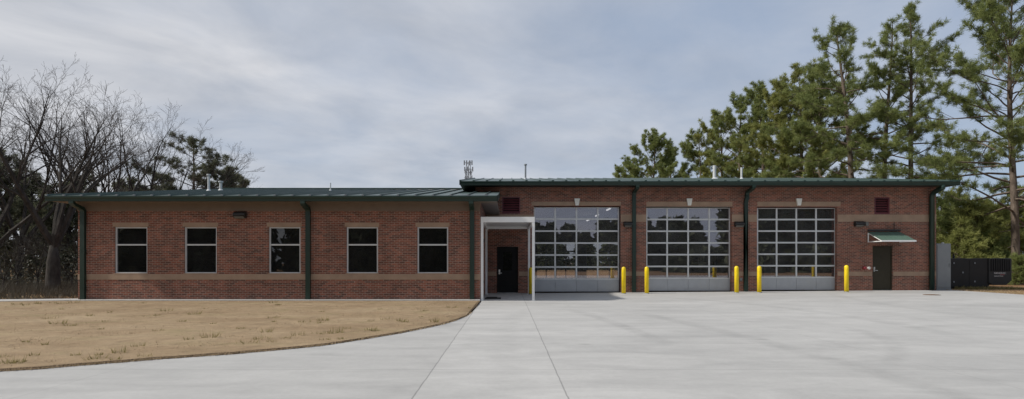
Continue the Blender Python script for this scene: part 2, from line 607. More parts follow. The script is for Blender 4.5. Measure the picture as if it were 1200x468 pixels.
# ------------------------------------------------------------------ ground, paving, lawn
# concrete / lawn edge measured along the photo (pixels -> ground)
edge_px = [(-160, 441), (-60, 438.5), (0, 435.5), (60, 431.5), (100, 428), (150, 424), (200, 420), (267, 415.5), (330, 410), (380, 405), (433, 396.7), (470, 390.5), (500, 384.5),
           (520, 380), (534, 376), (546, 371), (553, 366.5), (558, 360.5), (561.5, 356)]
edge = []
for px, py in edge_px:
    D = EYE * F / (py - HY)
    edge.append((X(px, D), D))
edge = [(-60, edge[0][1] - 3.0)] + edge
ex = np.array([e[0] for e in edge]); ey = np.array([e[1] for e in edge])
D_W, D_B = 22.8, 28.5                            # front planes of the low wing and of the truck bays
CURB = 22.22


def grid_mesh(name, xs, ys, hf, m, keep=None, parent=None):
    mb = MB()
    nx, ny = len(xs), len(ys)
    GX, GY = np.meshgrid(xs, ys)
    H = hf(GX, GY)
    mb.v = [(float(GX[j, i]), float(GY[j, i]), float(H[j, i])) for j in range(ny) for i in range(nx)]
    mb.f = [(j * nx + i, j * nx + i + 1, (j + 1) * nx + i + 1, (j + 1) * nx + i) for j in range(ny - 1) for i in range(nx - 1)
            if keep is None or keep((xs[i] + xs[i + 1]) / 2, (ys[j] + ys[j + 1]) / 2)]
    return mb.build(name, m, parent)


# the wide ground: one sheet to the horizon, sunk under the paving
gxs = np.concatenate([[-900, -400, -200, -120, -80], np.arange(-60, 61, 2.0), [80, 120, 200, 400, 900]])
gys = np.concatenate([[-900, -300, -150, -80, -40], np.arange(-20, 61, 2.0), [80, 120, 200, 400, 1200]])
grd = grid_mesh('ground', gxs, gys, lambda x, y: ground_z(x, y) - 0.05 + 0.035 * np.clip((x - 21) / 2, 0, 1) * np.clip((y - 22) / 2, 0, 1), M['straw'])
tag(grd, kind='structure')

# concrete apron: rows in depth, left edge on the measured curve, right edge on the verge
rows = np.concatenate([np.arange(-10, 4, 2.0), np.arange(4, 29.0, 0.5)])
mb = MB()
rx = np.array([-10, 22.0, 23.0, 23.7, 24.4, 28.5]); rv = np.array([34.0, 34.0, 26.0, 22.2, 21.3, 21.25])


def left_edge(y):
    if y >= ey[-1]:
        return ex[-1] + (y - ey[-1]) * 0.02
    return float(np.interp(y, ey, ex))


ncol = 40
for y in rows:
    xl = left_edge(y) if y < 22.9 else -1.04 + 0.004
    xr = float(np.interp(y, rx, rv))
    for i in range(ncol + 1):
        x = xl + (xr - xl) * i / ncol
        mb.v.append((x, y, gz(x, y)))
nr = len(rows)
for j in range(nr - 1):
    for i in range(ncol):
        a0 = j * (ncol + 1) + i
        mb.f.append((a0, a0 + 1, a0 + ncol + 2, a0 + ncol + 1))
o = mb.build('concrete_apron', M['concrete'])
tag(o, kind='structure')

# lawn: bare dormant soil, a few centimetres above the paving, with a crumbling edge
mb = MB()
lx = np.concatenate([np.arange(-60, -24, 3.0), np.arange(-24, -1.0, 0.16)])
lx = lx[lx < ex[-1] - 0.01]
lx = np.append(lx, ex[-1] - 0.005)


def edge_y(x):
    return float(np.interp(x, ex, ey))


nrow = 64
for x in lx:
    y0 = edge_y(x) + 0.02 * math.sin(x * 9.1) + 0.015 * math.sin(x * 23.7) + 0.01 * math.sin(x * 51)
    y1 = CURB
    for j in range(nrow + 1):
        t = j / nrow
        y = y0 + (y1 - y0) * t
        h = 0.03 + 0.10 * min(1.0, max(0.0, (y - 9) / 10)) * 0 + 0.007 * math.sin(x * 1.7 + y * 2.3) * math.sin(y * 3.1 - x * 0.6) * min(1, t * 8) * min(1, (1 - t) * 8)
        h += random.uniform(-0.006, 0.006) if 0 < j < nrow else 0
        mb.v.append((x, y, h))
for i in range(len(lx) - 1):
    for j in range(nrow):
        a0 = i * (nrow + 1) + j
        mb.f.append((a0, a0 + nrow + 1, a0 + nrow + 2, a0 + 1))
lawn = mb.build('lawn', M['lawn'])
tag(lawn, kind='structure')
em = MB()
for i in range(len(lx) - 1):
    pa, pb = mb.v[i * (nrow + 1)], mb.v[(i + 1) * (nrow + 1)]
    em.add([(pa[0], pa[1] - 0.035, 0.004), (pb[0], pb[1] - 0.035, 0.004), (pb[0], pb[1] + 0.02, pb[2] + 0.004), (pa[0], pa[1] + 0.02, pa[2] + 0.004)], [(0, 1, 2, 3)])
o = em.build('lawn_edge', M['lawn_edge'])
tag(o, kind='structure')

# pale mowing strip along the wing and the path that leaves its corner
mb = MB().box(-16.35, -1.05, CURB + 0.002, D_W - 0.004, -0.05, 0.055)
o = mb.build('mowing_strip', M['concrete'])
tag(o, kind='structure')
mb = MB().add([(-16.36, CURB + 0.06, 0.05), (-16.36, CURB + 1.20, 0.05), (-60, CURB - 7.9, 0.05), (-60, CURB - 9.4, 0.05),
               (-16.36, CURB + 0.06, -0.06), (-16.36, CURB + 1.20, -0.06), (-60, CURB - 7.9, -0.06), (-60, CURB - 9.4, -0.06)],
              [(0, 1, 2, 3), (0, 3, 7, 4), (0, 4, 5, 1), (1, 5, 6, 2), (4, 7, 6, 5)])
o = mb.build('path', M['concrete'])
tag(o, kind='structure')

# ------------------------------------------------------------------ the fire station
st = thing('fire_station', 'long low red brick fire station with green metal roof and three glazed truck bay doors', 'fire station', (2, D_B, 0))


def wall(mb, x0, x1, z0, z1, y0, y1, openings):
    """front wall of thickness y0..y1 with rectangular openings (xa, xb, za, zb)"""
    xs = sorted({x0, x1, *[v_ for o_ in openings for v_ in o_[:2]]})
    zs = sorted({z0, z1, *[min(max(v_, z0), z1) for o_ in openings for v_ in o_[2:]]})

    def solid(i, j):
        if not (0 <= i < len(xs) - 1 and 0 <= j < len(zs) - 1):
            return False
        cx, cz = (xs[i] + xs[i + 1]) / 2, (zs[j] + zs[j + 1]) / 2
        return not any(a_ < cx < b_ and c1 < cz < d1 for a_, b_, c1, d1 in openings)
    for i in range(len(xs) - 1):
        for j in range(len(zs) - 1):
            if not solid(i, j):
                continue
            a_, b_, c1, d1 = xs[i], xs[i + 1], zs[j], zs[j + 1]
            mb.add([(a_, y0, c1), (b_, y0, c1), (b_, y0, d1), (a_, y0, d1)], [(0, 1, 2, 3)])
            mb.add([(a_, y1, c1), (b_, y1, c1), (b_, y1, d1), (a_, y1, d1)], [(3, 2, 1, 0)])
            if not solid(i - 1, j): mb.add([(a_, y0, c1), (a_, y1, c1), (a_, y1, d1), (a_, y0, d1)], [(0, 1, 2, 3)])
            if not solid(i + 1, j): mb.add([(b_, y0, c1), (b_, y1, c1), (b_, y1, d1), (b_, y0, d1)], [(3, 2, 1, 0)])
            if not solid(i, j - 1): mb.add([(a_, y0, c1), (b_, y0, c1), (b_, y1, c1), (a_, y1, c1)], [(3, 2, 1, 0)])
            if not solid(i, j + 1): mb.add([(a_, y0, d1), (b_, y0, d1), (b_, y1, d1), (a_, y1, d1)], [(0, 1, 2, 3)])


SW, SB = F / D_W, F / D_B
WX0, WX1 = X(91.5, D_W), X(563, D_W)
wins = [(134.3, 172.6), (216, 254), (314.9, 352.1), (406, 442.9), (489, 525.3)]
wz0, wz1 = Z(321.3, D_W), Z(266, D_W)
wop = [(X(a_, D_W), X(b_, D_W), wz0, wz1) for a_, b_ in wins]
band_z0, band_z1 = Z(328, D_W), Z(321.3, D_W)
frz0, frz1 = Z(247.5, D_W), Z(236, D_W) + 0.12
EAVE_D = 22.1
e_bot, e_top = Z(236, EAVE_D), Z(229.3, EAVE_D)

mb = MB()
wall(mb, WX0, WX1, 0, frz1, D_W, D_W + 0.3, wop)
w = mb.build('wing_wall', M['brick'], st)
MB().box(WX0, WX0 + 0.3, D_W + 0.302, 36.5, 0, frz1).build('side_wall', M['brick'], st)
MB().box(WX1 - 0.3, WX1, D_W + 0.302, D_B - 0.003, 0, frz1).build('side_wall', M['brick'], st)
MB().box(WX0 + 0.302, -1.9, 36.2, 36.5, 0, frz1).build('rear_wall', M['brick'], st)
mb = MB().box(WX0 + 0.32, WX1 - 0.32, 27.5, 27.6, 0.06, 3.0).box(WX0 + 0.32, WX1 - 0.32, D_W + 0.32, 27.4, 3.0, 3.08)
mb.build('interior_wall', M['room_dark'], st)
# cast stone sill band, lintels, frieze
dps = [97.3, 361, 553.2]                         # downpipes on the wing
mb = MB().box(WX0 - 0.008, WX1 + 0.0, D_W - 0.012, D_W + 0.05, band_z0, band_z1 - 0.002)
for a_, b_ in wins:
    mb.box(X(a_, D_W) - 0.035, X(b_, D_W) + 0.035, D_W - 0.016, D_W + 0.02, band_z1, band_z1 + 0.03)
mb.build('sill_band', M['cast'], st)
for a_, b_ in wins:
    MB().box(X(a_ - 2, D_W), X(b_ + 1.5, D_W), D_W - 0.008, D_W + 0.05, wz1 + 0.002, Z(261, D_W)).build('lintel', M['cast'], st)
MB().box(WX0 - 0.02, WX1 + 0.0, D_W - 0.03, D_W + 0.05, frz0, frz1 - 0.05).build('frieze', M['soffit'], st)

# windows: aluminium frame, transom bar, dark glass
for i, (xa, xb, za, zb) in enumerate(wop):
    yy = D_W + 0.05
    fw = 0.052
    mb = MB()
    mb.box(xa + 0.003, xa + fw, yy, yy + 0.09, za + 0.003, zb - 0.003).box(xb - fw, xb - 0.003, yy, yy + 0.09, za + 0.003, zb - 0.003)
    mb.box(xa + fw, xb - fw, yy + 0.002, yy + 0.088, zb - fw, zb - 0.003).box(xa + fw, xb - fw, yy - 0.02, yy + 0.088, za + 0.003, za + fw + 0.015)
    zt = Z(287, D_W)
    mb.box(xa + fw, xb - fw, yy + 0.004, yy + 0.086, zt - 0.028, zt + 0.028)
    wo = mb.build('window', M['alu'], st)
    MB().box(xa + fw - 0.01, xb - fw + 0.01, yy + 0.05, yy + 0.062, za + fw, zb - fw + 0.01).build('pane', M['win_glass'], wo)

# wing roof
RX0, RX1 = X(53.5, EAVE_D), X(582.5, EAVE_D)
RID_D, RID_Z = 35.5, Z(222.3, 35.5)
bay_left = -1.55
slope_w = (RID_Z - e_top) / (RID_D - EAVE_D)


def wz(y):
    return e_top + slope_w * (y - EAVE_D)


mb = MB()
fr = EAVE_D + 0.05
mb.add([(RX0, fr, wz(fr)), (RX1, fr, wz(fr)), (RX1, D_B - 0.01, wz(D_B - 0.01)), (bay_left - 0.01, D_B - 0.01, wz(D_B - 0.01)), (bay_left - 0.01, RID_D, RID_Z), (RX0, RID_D, RID_Z),
        (RX0, fr, wz(fr) - 0.10), (RX1, fr, wz(fr) - 0.10), (RX1, D_B - 0.01, wz(D_B - 0.01) - 0.10), (bay_left - 0.01, D_B - 0.01, wz(D_B - 0.01) - 0.10), (bay_left - 0.01, RID_D, RID_Z - 0.10), (RX0, RID_D, RID_Z - 0.10)],
       [(0, 1, 2, 3, 4, 5), (11, 10, 9, 8, 7, 6), (0, 6, 7, 1), (1, 7, 8, 2), (2, 8, 9, 3), (3, 9, 10, 4), (4, 10, 11, 5), (5, 11, 6, 0)])
x = RX0 + 0.02
k = 0
pitch = 20.6 / (F / EAVE_D)
while x < RX1:
    y1 = RID_D if x < bay_left - 0.05 else D_B - 0.02
    mb.add([(x - 0.018, fr, wz(fr) + 0.002), (x + 0.018, fr, wz(fr) + 0.002), (x + 0.012, fr, wz(fr) + 0.055), (x - 0.012, fr, wz(fr) + 0.055),
            (x - 0.018, y1, wz(y1) + 0.002), (x + 0.018, y1, wz(y1) + 0.002), (x + 0.012, y1, wz(y1) + 0.055), (x - 0.012, y1, wz(y1) + 0.055)],
           [(0, 1, 2, 3), (7, 6, 5, 4), (0, 3, 7, 4), (1, 5, 6, 2), (3, 2, 6, 7)])
    x += pitch
mb.box(RX0, bay_left - 0.02, RID_D - 0.1, RID_D + 0.12, RID_Z + 0.02, RID_Z + 0.09)
wroof = mb.build('wing_roof', M['roof'], st)
mb = MB()
for i in range(int((RX1 - RX0) / pitch) + 1):
    x = RX0 + 0.02 + i * pitch
    MB().box(x - 0.04, x + 0.04, EAVE_D - 0.02, EAVE_D + 0.045, e_top - 0.005, e_top + 0.035).build('seam_cap', M['galv'], wroof)
# gutter (ogee), fascia ends and soffit
gp = [(EAVE_D + 0.10, e_top - 0.03), (EAVE_D - 0.06, e_top - 0.03), (EAVE_D - 0.06, e_top - 0.07), (EAVE_D - 0.03, e_top - 0.12), (EAVE_D - 0.02, e_bot), (EAVE_D + 0.10, e_bot)]
mb = MB().prism_x(gp, RX0, RX1)
mb.prism_y([(RX0 - 0.03, e_bot + 0.02), (RX0 - 0.002, e_bot + 0.02), (RX0 - 0.002, e_top), (RX0 - 0.03, e_top)], EAVE_D + 0.101, EAVE_D + 0.102 + 0.01)
mb.build('gutter', M['green_trim'], st)
mb = MB().add([(RX0 - 0.03, EAVE_D + 0.1, e_bot), (RX0 - 0.003, EAVE_D + 0.1, e_bot), (RX0 - 0.003, RID_D, RID_Z - 0.3), (RX0 - 0.03, RID_D, RID_Z - 0.3),
               (RX0 - 0.03, EAVE_D + 0.1, e_top + 0.03), (RX0 - 0.003, EAVE_D + 0.1, e_top + 0.03), (RX0 - 0.003, RID_D, RID_Z + 0.03), (RX0 - 0.03, RID_D, RID_Z + 0.03)],
              [(0, 3, 2, 1), (4, 5, 6, 7), (0, 1, 5, 4), (1, 2, 6, 5), (2, 3, 7, 6), (3, 0, 4, 7)])
mb.build('rake_trim', M['green_trim'], st)
yb = D_B - 0.02
mb = MB().add([(RX1 + 0.003, EAVE_D + 0.1, e_bot), (RX1 + 0.03, EAVE_D + 0.1, e_bot), (RX1 + 0.03, yb, wz(yb) - 0.25), (RX1 + 0.003, yb, wz(yb) - 0.25),
        (RX1 + 0.003, EAVE_D + 0.1, e_top + 0.03), (RX1 + 0.03, EAVE_D + 0.1, e_top + 0.03), (RX1 + 0.03, yb, wz(yb) + 0.03), (RX1 + 0.003, yb, wz(yb) + 0.03)],
       [(0, 3, 2, 1), (4, 5, 6, 7), (0, 1, 5, 4), (1, 2, 6, 5), (2, 3, 7, 6), (3, 0, 4, 7)])
mb.build('rake_trim', M['green_trim'], st)
mb = MB().box(RX0, RX1, EAVE_D + 0.102, D_W - 0.004, e_bot + 0.02, e_bot + 0.06)
mb.box(RX0, WX0 - 0.004, D_W - 0.002, 36.0, e_bot + 0.02, e_bot + 0.06).box(WX1 + 0.004, RX1, D_W - 0.002, D_B - 0.01, e_bot + 0.02, e_bot + 0.06)
mb.build('soffit', M['soffit'], st)


def downpipe(px, D_wall, x_bot_px, eave_d, z_e, shift=0.0):
    x = X(x_bot_px, D_wall - 0.09)
    g = gz(x, D_wall)
    hw = 0.085
    yy_ = D_wall - 0.09
    mb = MB()
    pts = [(x, eave_d + 0.03, z_e + 0.02), (x, eave_d + 0.03, z_e - 0.05), (x, eave_d + 0.12, z_e - 0.11), (x, yy_ - 0.08, z_e - 0.22), (x, yy_, z_e - 0.31), (x, yy_, g + 0.02)]
    mb.rect_tube(pts, hw, 0.06)
    for z_ in (g + 0.5, g + 1.9):
        mb.box(x - hw - 0.012, x + hw + 0.012, yy_ - 0.066, D_wall - 0.014, z_, z_ + 0.04)
    mb.build('downspout', M['green_trim'], st)


for d_ in dps:
    downpipe(d_, D_W, d_, EAVE_D, e_bot)

# ---- truck bays
BX0, BX1 = bay_left, X(1097, D_B)
D_O = D_B + 0.24                                 # plane of the overhead doors
doors = [(625.6, 725.4, 242.9, 345.0), (757.2, 855.6, 243.6, 343.6), (887.0, 979.4, 243.9, 342.3)]
bop = []
for a_, b_, t_, bt in doors:
    xa, xb = X(a_, D_B), X(b_ + 2.0, D_B)
    bop.append((xa, xb, gz((xa + xb) / 2, D_B) - 0.2, Z(t_ - 1.3, D_B)))
ed = (X(582.3, D_B), X(607.2, D_B), -0.2, Z(289.3, D_B))          # entrance door
md = (X(1022.6, D_B), X(1046.0, D_B), -0.2, Z(288.5, D_B))        # side door
v1 = (X(588.5, D_B), X(609.6, D_B), Z(250.5, D_B), Z(231, D_B))
v2 = (X(1024.6, D_B), X(1042.3, D_B), Z(251.3, D_B), Z(231.5, D_B))
BE_D = 27.6
b_bot, b_top = Z(217.4, BE_D), Z(212.4, BE_D)
mb = MB()
wall(mb, BX0, BX1, -0.02, b_bot + 0.15, D_B, D_B + 0.3, bop + [ed, md, v1, v2])
mb.build('bay_wall', M['brick'], st)
MB().box(BX0, BX0 + 0.3, D_B + 0.302, 46, 0, b_bot + 0.15).build('side_wall', M['brick'], st)
MB().box(BX1 - 0.3, BX1, D_B + 0.302, 46, 0, b_bot + 0.15).build('side_wall', M['brick'], st)
mb = MB()
back = [(2.2, 5.2, 0.12, 3.0), (6.0, 9.6, 0.12, 3.0)]
wall(mb, BX0 + 0.302, BX1 - 0.302, 0.1, b_bot + 0.3, 45.7, 46, back)
mb.box(BX0 + 0.31, BX1 - 0.31, D_B + 0.31, 45.69, b_bot + 0.02, b_bot + 0.1)
mb.box(BX0 + 0.31, BX1 - 0.31, D_B + 0.31, 45.69, 0.17, 0.20)
mb.build('interior_wall', M['room'], st)
for xa, xb, za, zb in back:                      # glazed doors at the far end of the drive-through bays
    mb = MB()
    nxp, nzp = 4, 4
    for i in range(nxp + 1):
        xx = xa + (xb - xa) * i / nxp
        mb.box(xx - 0.05, xx + 0.05, 45.8, 45.86, 0.22, zb)
    for j in range(nzp + 1):
        zz = 0.25 + (zb - 0.25) * j / nzp
        mb.box(xa, xb, 45.79, 45.87, zz - 0.05, zz + 0.05)
    mb.build('rear_door', M['alu'], st)
# two racks of gear inside
for xr_ in (12.9, 16.2):
    mb = MB()
    for z_ in (0.25, 0.9, 1.5, 2.1):
        mb.box(xr_, xr_ + 1.8, 42, 42.6, z_, z_ + 0.05)
    for xx in (xr_, xr_ + 1.74):
        mb.box(xx, xx + 0.06, 41.97, 42.03, 0.2, 2.15)
        mb.box(xx, xx + 0.06, 42.57, 42.63, 0.2, 2.15)
    for q_ in range(9):
        xx = xr_ + 0.1 + (q_ % 3) * 0.58; zz = (0.3, 0.95, 1.55)[q_ // 3]
        mb.box(xx, xx + 0.42, 42.08, 42.5, zz + 0.004, zz + random.uniform(0.25, 0.42))
    rk = mb.build('gear_rack', M['gen_char'])
    tag(rk, 'dark storage rack of boxes standing inside the %s glazed bay' % ('middle' if xr_ < 14 else 'right hand'), 'rack', 'racks inside the truck bays')
for k_, yl in enumerate((34.5, 39.0, 43.5)):
    MB().box(5.88, 5.96, yl, yl + 1.2, 4.55, 4.62).build('ceiling_light', M['tube'], st)

# sectional overhead doors
for i, (a_, b_, t_, bt) in enumerate(doors):
    xa, xb = X(a_, D_O), X(b_, D_O)
    zg = gz((xa + xb) / 2, D_B)
    zt = Z(t_, D_O)
    zs_ = [zg + 0.012]
    p_h = 15.6 / (F / D_O)
    n_r = 6
    z_b = zg + 0.012 + p_h
    hrow = (zt - z_b) / n_r
    mb = MB()
    st_w, ra_w = 0.048, 0.038
    for j in range(n_r + 1):
        zz = z_b + j * hrow
        hw_ = ra_w if 0 < j < n_r else ra_w * 1.0
        z0_, z1_ = (zz - hw_, zz + hw_)
        if j == n_r: z1_ = zz
        mb.box(xa, xb, D_O - 0.012, D_O + 0.045, z0_, z1_ - 0.008)
        if 0 < j < n_r: mb.box(xa, xb, D_O - 0.004, D_O + 0.04, z1_ - 0.007, z1_)
    for c2 in range(5):
        xx = xa + (xb - xa) * c2 / 4
        x0_, x1_ = xx - st_w * 0.75, xx + st_w * 0.75
        if c2 == 0: x0_, x1_ = xa, xa + st_w * 1.2
        if c2 == 4: x0_, x1_ = xb - st_w * 1.2, xb
        for j in range(n_r):
            mb.box(x0_, x1_, D_O - 0.009, D_O + 0.042, z_b + j * hrow + ra_w, z_b + (j + 1) * hrow - ra_w)
    dr = mb.build('overhead_door', M['alu'], st)
    MB().box(xa + 0.03, xb - 0.03, D_O + 0.015, D_O + 0.027, z_b, zt - 0.03).build('glazing', M['bay_glass'], dr)
    mb = MB()
    for c2 in range(4):
        x0_, x1_ = xa + (xb - xa) * c2 / 4 + 0.004, xa + (xb - xa) * (c2 + 1) / 4 - 0.004
        mb.box(x0_, x1_, D_O - 0.010, D_O + 0.04, zg + 0.05, z_b - ra_w - 0.004)
    mb.build('bottom_panel', M['panel'], dr, bevel=0.004)
    MB().box(xa, xb, D_O - 0.02, D_O + 0.05, zg + 0.004, zg + 0.045).build('weather_strip', M['black_gasket'], dr)
    mb = MB().box(xb + 0.003, xb + 0.10, D_O + 0.01, D_O + 0.05, zg, zt + 0.02).box(xa - 0.012, xa - 0.003, D_O + 0.01, D_O + 0.05, zg, zt)
    mb.box(xa, xb, D_O + 0.05, D_O + 0.06, zt + 0.001, zt + 0.08)
    mb.build('reveal_shade', M['black_gasket'], dr)  # black strips standing in for the shadow inside the door recess
# lintels over the bay doors, keystone lights, bands on the piers
lints = [(622, 727.5), (757.5, 858.3), (887.5, 985)]
for i, ((a_, b_), (xa, xb, za, zb)) in enumerate(zip(lints, bop)):
    z0_ = Z(241.6, D_B) if i else Z(241.2, D_B)
    MB().box(X(a_, D_B) if i else xa - 0.1, X(b_, D_B), D_B - 0.012, D_B + 0.05, max(z0_, zb + 0.002), Z(236.5, D_B)).build('lintel', M['cast'], st)
    kx = X((676.3, 808.1, 936.7)[i], D_B - 0.1)
    MB().prism_y([(kx - 0.075, Z(241.2, D_B)), (kx + 0.075, Z(241.2, D_B)), (kx + 0.135, Z(233, D_B)), (kx - 0.135, Z(233, D_B))], D_B - 0.12, D_B - 0.014).build('keystone', M['cream'], st, bevel=0.01)
piers = [(569.6, bop[0][0]), (bop[0][1], bop[1][0]), (bop[1][1], bop[2][0]), (bop[2][1], BX1)]
ub0, ub1, lb0, lb1 = Z(260, D_B), Z(251.5, D_B), Z(323.3, D_B), Z(318.3, D_B)
for i, (xa, xb) in enumerate(piers):
    if i == 0: xa = X(570, D_B)
    cuts = []
    MB().box(xa + 0.002, xb - 0.002 + (0.008 if i == 3 else 0), D_B - 0.010, D_B + 0.05, ub0, min(ub1, v2[2] - 0.002)).build('upper_band', M['cast'], st)
    mb = MB()
    segs = [(xa + 0.002, xb - 0.002)]
    for o_ in (ed, md):
        segs = [s2 for s1 in segs for s2 in (((s1[0], o_[0] - 0.03), (o_[1] + 0.03, s1[1])) if s1[0] < o_[0] < s1[1] else (s1,))]
    for s1 in segs:
        MB().box(s1[0], s1[1], D_B - 0.010, D_B + 0.05, lb0, lb1).build('lower_band', M['cast'], st)


# man doors
def man_door(op, mat, glass_w, handle_side, plate=False):
    xa, xb, za, zb = op
    zg = gz((xa + xb) / 2, D_B)
    yy_ = D_B + 0.05
    mb = MB().box(xa + 0.002, xa + 0.05, yy_, yy_ + 0.12, zg, zb - 0.002).box(xb - 0.05, xb - 0.002, yy_, yy_ + 0.12, zg, zb - 0.002)
    mb.box(xa + 0.05, xb - 0.05, yy_, yy_ + 0.12, zb - 0.055, zb - 0.002)
    fr_ = mb.build('door', mat, st)
    mb = MB()
    if glass_w:
        ga, gb = (xa + xb) / 2 - glass_w / 2, (xa + xb) / 2 + glass_w / 2
        wall(mb, xa + 0.053, xb - 0.053, zg + 0.02, zb - 0.058, yy_ + 0.02, yy_ + 0.065, [(ga, gb, zg + 1.08, zg + 1.95)])
        MB().box(ga, gb, yy_ + 0.035, yy_ + 0.045, zg + 1.08, zg + 1.95).build('pane', M['win_glass'], fr_)
    else:
        mb.box(xa + 0.053, xb - 0.053, yy_ + 0.02, yy_ + 0.065, zg + 0.02, zb - 0.058)
    mb.build('leaf', mat, fr_)
    hx = xa + 0.12 if handle_side < 0 else xb - 0.12
    mb = MB().box(hx - 0.035, hx + 0.035, yy_ + 0.008, yy_ + 0.018, zg + 0.90, zg + 1.12)
    mb.tube([(hx, yy_ + 0.01, zg + 0.96), (hx, yy_ - 0.05, zg + 0.96), (hx + 0.12, yy_ - 0.05, zg + 0.95)], 0.016, 8)
    mb.build('handle', M['steel'], fr_)
    mb = MB().box(xa + 0.01, xb - 0.01, yy_ - 0.045, yy_ + 0.1, zg + 0.004, zg + 0.018)
    mb.build('threshold', M['steel'], fr_)
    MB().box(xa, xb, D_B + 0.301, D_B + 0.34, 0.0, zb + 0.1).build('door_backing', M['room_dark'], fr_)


man_door(ed, M['door_black'], 0.42, -1)
man_door(md, M['door_olive'], 0, -1)
# louvered vents
for op in (v1, v2):
    xa, xb, za, zb = op
    yy_ = D_B + 0.02
    mb = MB().box(xa + 0.002, xa + 0.05, yy_ - 0.035, yy_ + 0.1, za + 0.002, zb - 0.002).box(xb - 0.05, xb - 0.002, yy_ - 0.035, yy_ + 0.1, za + 0.002, zb - 0.002)
    mb.box(xa + 0.05, xb - 0.05, yy_ - 0.03, yy_ + 0.1, za + 0.002, za + 0.05).box(xa + 0.05, xb - 0.05, yy_ - 0.03, yy_ + 0.1, zb - 0.05, zb - 0.002)
    vt = mb.build('louver_vent', M['maroon'], st)
    mb = MB()
    n_b = 6
    for k in range(n_b):
        z_ = za + 0.055 + (zb - za - 0.11) * k / n_b
        h_ = (zb - za - 0.11) / n_b
        mb.prism_x([(yy_ - 0.015, z_ + 0.004), (yy_, z_ - 0.004), (yy_ + 0.05, z_ + h_ * 0.60), (yy_ + 0.035, z_ + h_ * 0.64)], xa + 0.051, xb - 0.051)
    mb.build('blades', M['maroon'], vt)
    MB().box(xa, xb, D_B + 0.15, D_B + 0.16, za, zb).build('screen', M['black_gasket'], vt)

# bay roof
QX0, QX1 = X(539, BE_D), X(1124.5, BE_D)
BR_D, BR_Z = 40.0, Z(209.4, 40.0)
sb = (BR_Z - b_top) / (BR_D - BE_D)


def bz(y):
    return b_top + sb * (y - BE_D)


f0 = BE_D + 0.05
mb = MB().add([(QX0, f0, bz(f0)), (QX1, f0, bz(f0)), (QX1, BR_D, BR_Z), (QX0, BR_D, BR_Z), (QX0, f0, bz(f0) - 0.1), (QX1, f0, bz(f0) - 0.1), (QX1, BR_D, BR_Z - 0.1), (QX0, BR_D, BR_Z - 0.1)],
              [(0, 1, 2, 3), (7, 6, 5, 4), (0, 4, 5, 1), (1, 5, 6, 2), (2, 6, 7, 3), (3, 7, 4, 0)])
mb.add([(QX0, BR_D + 0.002, BR_Z), (QX1, BR_D + 0.002, BR_Z), (QX1, 47, b_top), (QX0, 47, b_top), (QX0, BR_D + 0.002, BR_Z - 0.1), (QX1, BR_D + 0.002, BR_Z - 0.1), (QX1, 47, b_top - 0.1), (QX0, 47, b_top - 0.1)],
       [(0, 1, 2, 3), (7, 6, 5, 4), (0, 4, 5, 1), (1, 5, 6, 2), (2, 6, 7, 3), (3, 7, 4, 0)])
x = QX0 + 0.02
bp = 0.612
xs_seam = []
while x < QX1:
    xs_seam.append(x)
    mb.add([(x - 0.018, f0, bz(f0) + 0.002), (x + 0.018, f0, bz(f0) + 0.002), (x + 0.012, f0, bz(f0) + 0.05), (x - 0.012, f0, bz(f0) + 0.05),
            (x - 0.018, BR_D, BR_Z + 0.002), (x + 0.018, BR_D, BR_Z + 0.002), (x + 0.012, BR_D, BR_Z + 0.05), (x - 0.012, BR_D, BR_Z + 0.05)],
           [(0, 1, 2, 3), (7, 6, 5, 4), (0, 3, 7, 4), (1, 5, 6, 2), (3, 2, 6, 7)])
    x += bp
broof = mb.build('bay_roof', M['roof'], st)
mb = MB()
for x in xs_seam:
    MB().box(x - 0.05, x + 0.05, BE_D - 0.02, BE_D + 0.045, b_top + 0.0, b_top + 0.045).build('seam_cap', M['roof'], broof)
gp = [(BE_D + 0.10, b_top - 0.015), (BE_D - 0.06, b_top - 0.015), (BE_D - 0.06, b_top - 0.05), (BE_D - 0.03, b_top - 0.1), (BE_D - 0.02, b_bot), (BE_D + 0.10, b_bot)]
mb = MB().prism_x(gp, QX0 + 0.05, QX1)
mb.build('gutter', M['green_trim'], st)
for xe0, xe1 in ((QX0 - 0.03, QX0 - 0.003), (QX1 + 0.003, QX1 + 0.03)):
    mb = MB().add([(xe0, BE_D + 0.0, b_bot + 0.02), (xe1, BE_D + 0.0, b_bot + 0.02), (xe1, BR_D, BR_Z - 0.25), (xe0, BR_D, BR_Z - 0.25),
            (xe0, BE_D + 0.0, b_top + 0.06), (xe1, BE_D + 0.0, b_top + 0.06), (xe1, BR_D, BR_Z + 0.06), (xe0, BR_D, BR_Z + 0.06)],
           [(0, 3, 2, 1), (4, 5, 6, 7), (0, 1, 5, 4), (1, 2, 6, 5), (2, 3, 7, 6), (3, 0, 4, 7)])
    mb.build('rake_trim', M['green_trim'], st)
mb = MB().box(QX0, QX1, BE_D + 0.102, D_B - 0.004, b_bot + 0.02, b_bot + 0.06)
mb.box(QX0, BX0 - 0.004, D_B - 0.002, 46, b_bot + 0.02, b_bot + 0.06).box(BX1 + 0.004, QX1, D_B - 0.002, 46, b_bot + 0.02, b_bot + 0.06)
mb.build('soffit', M['bronze'], st)
downpipe(743, D_B, 743, BE_D, b_bot)
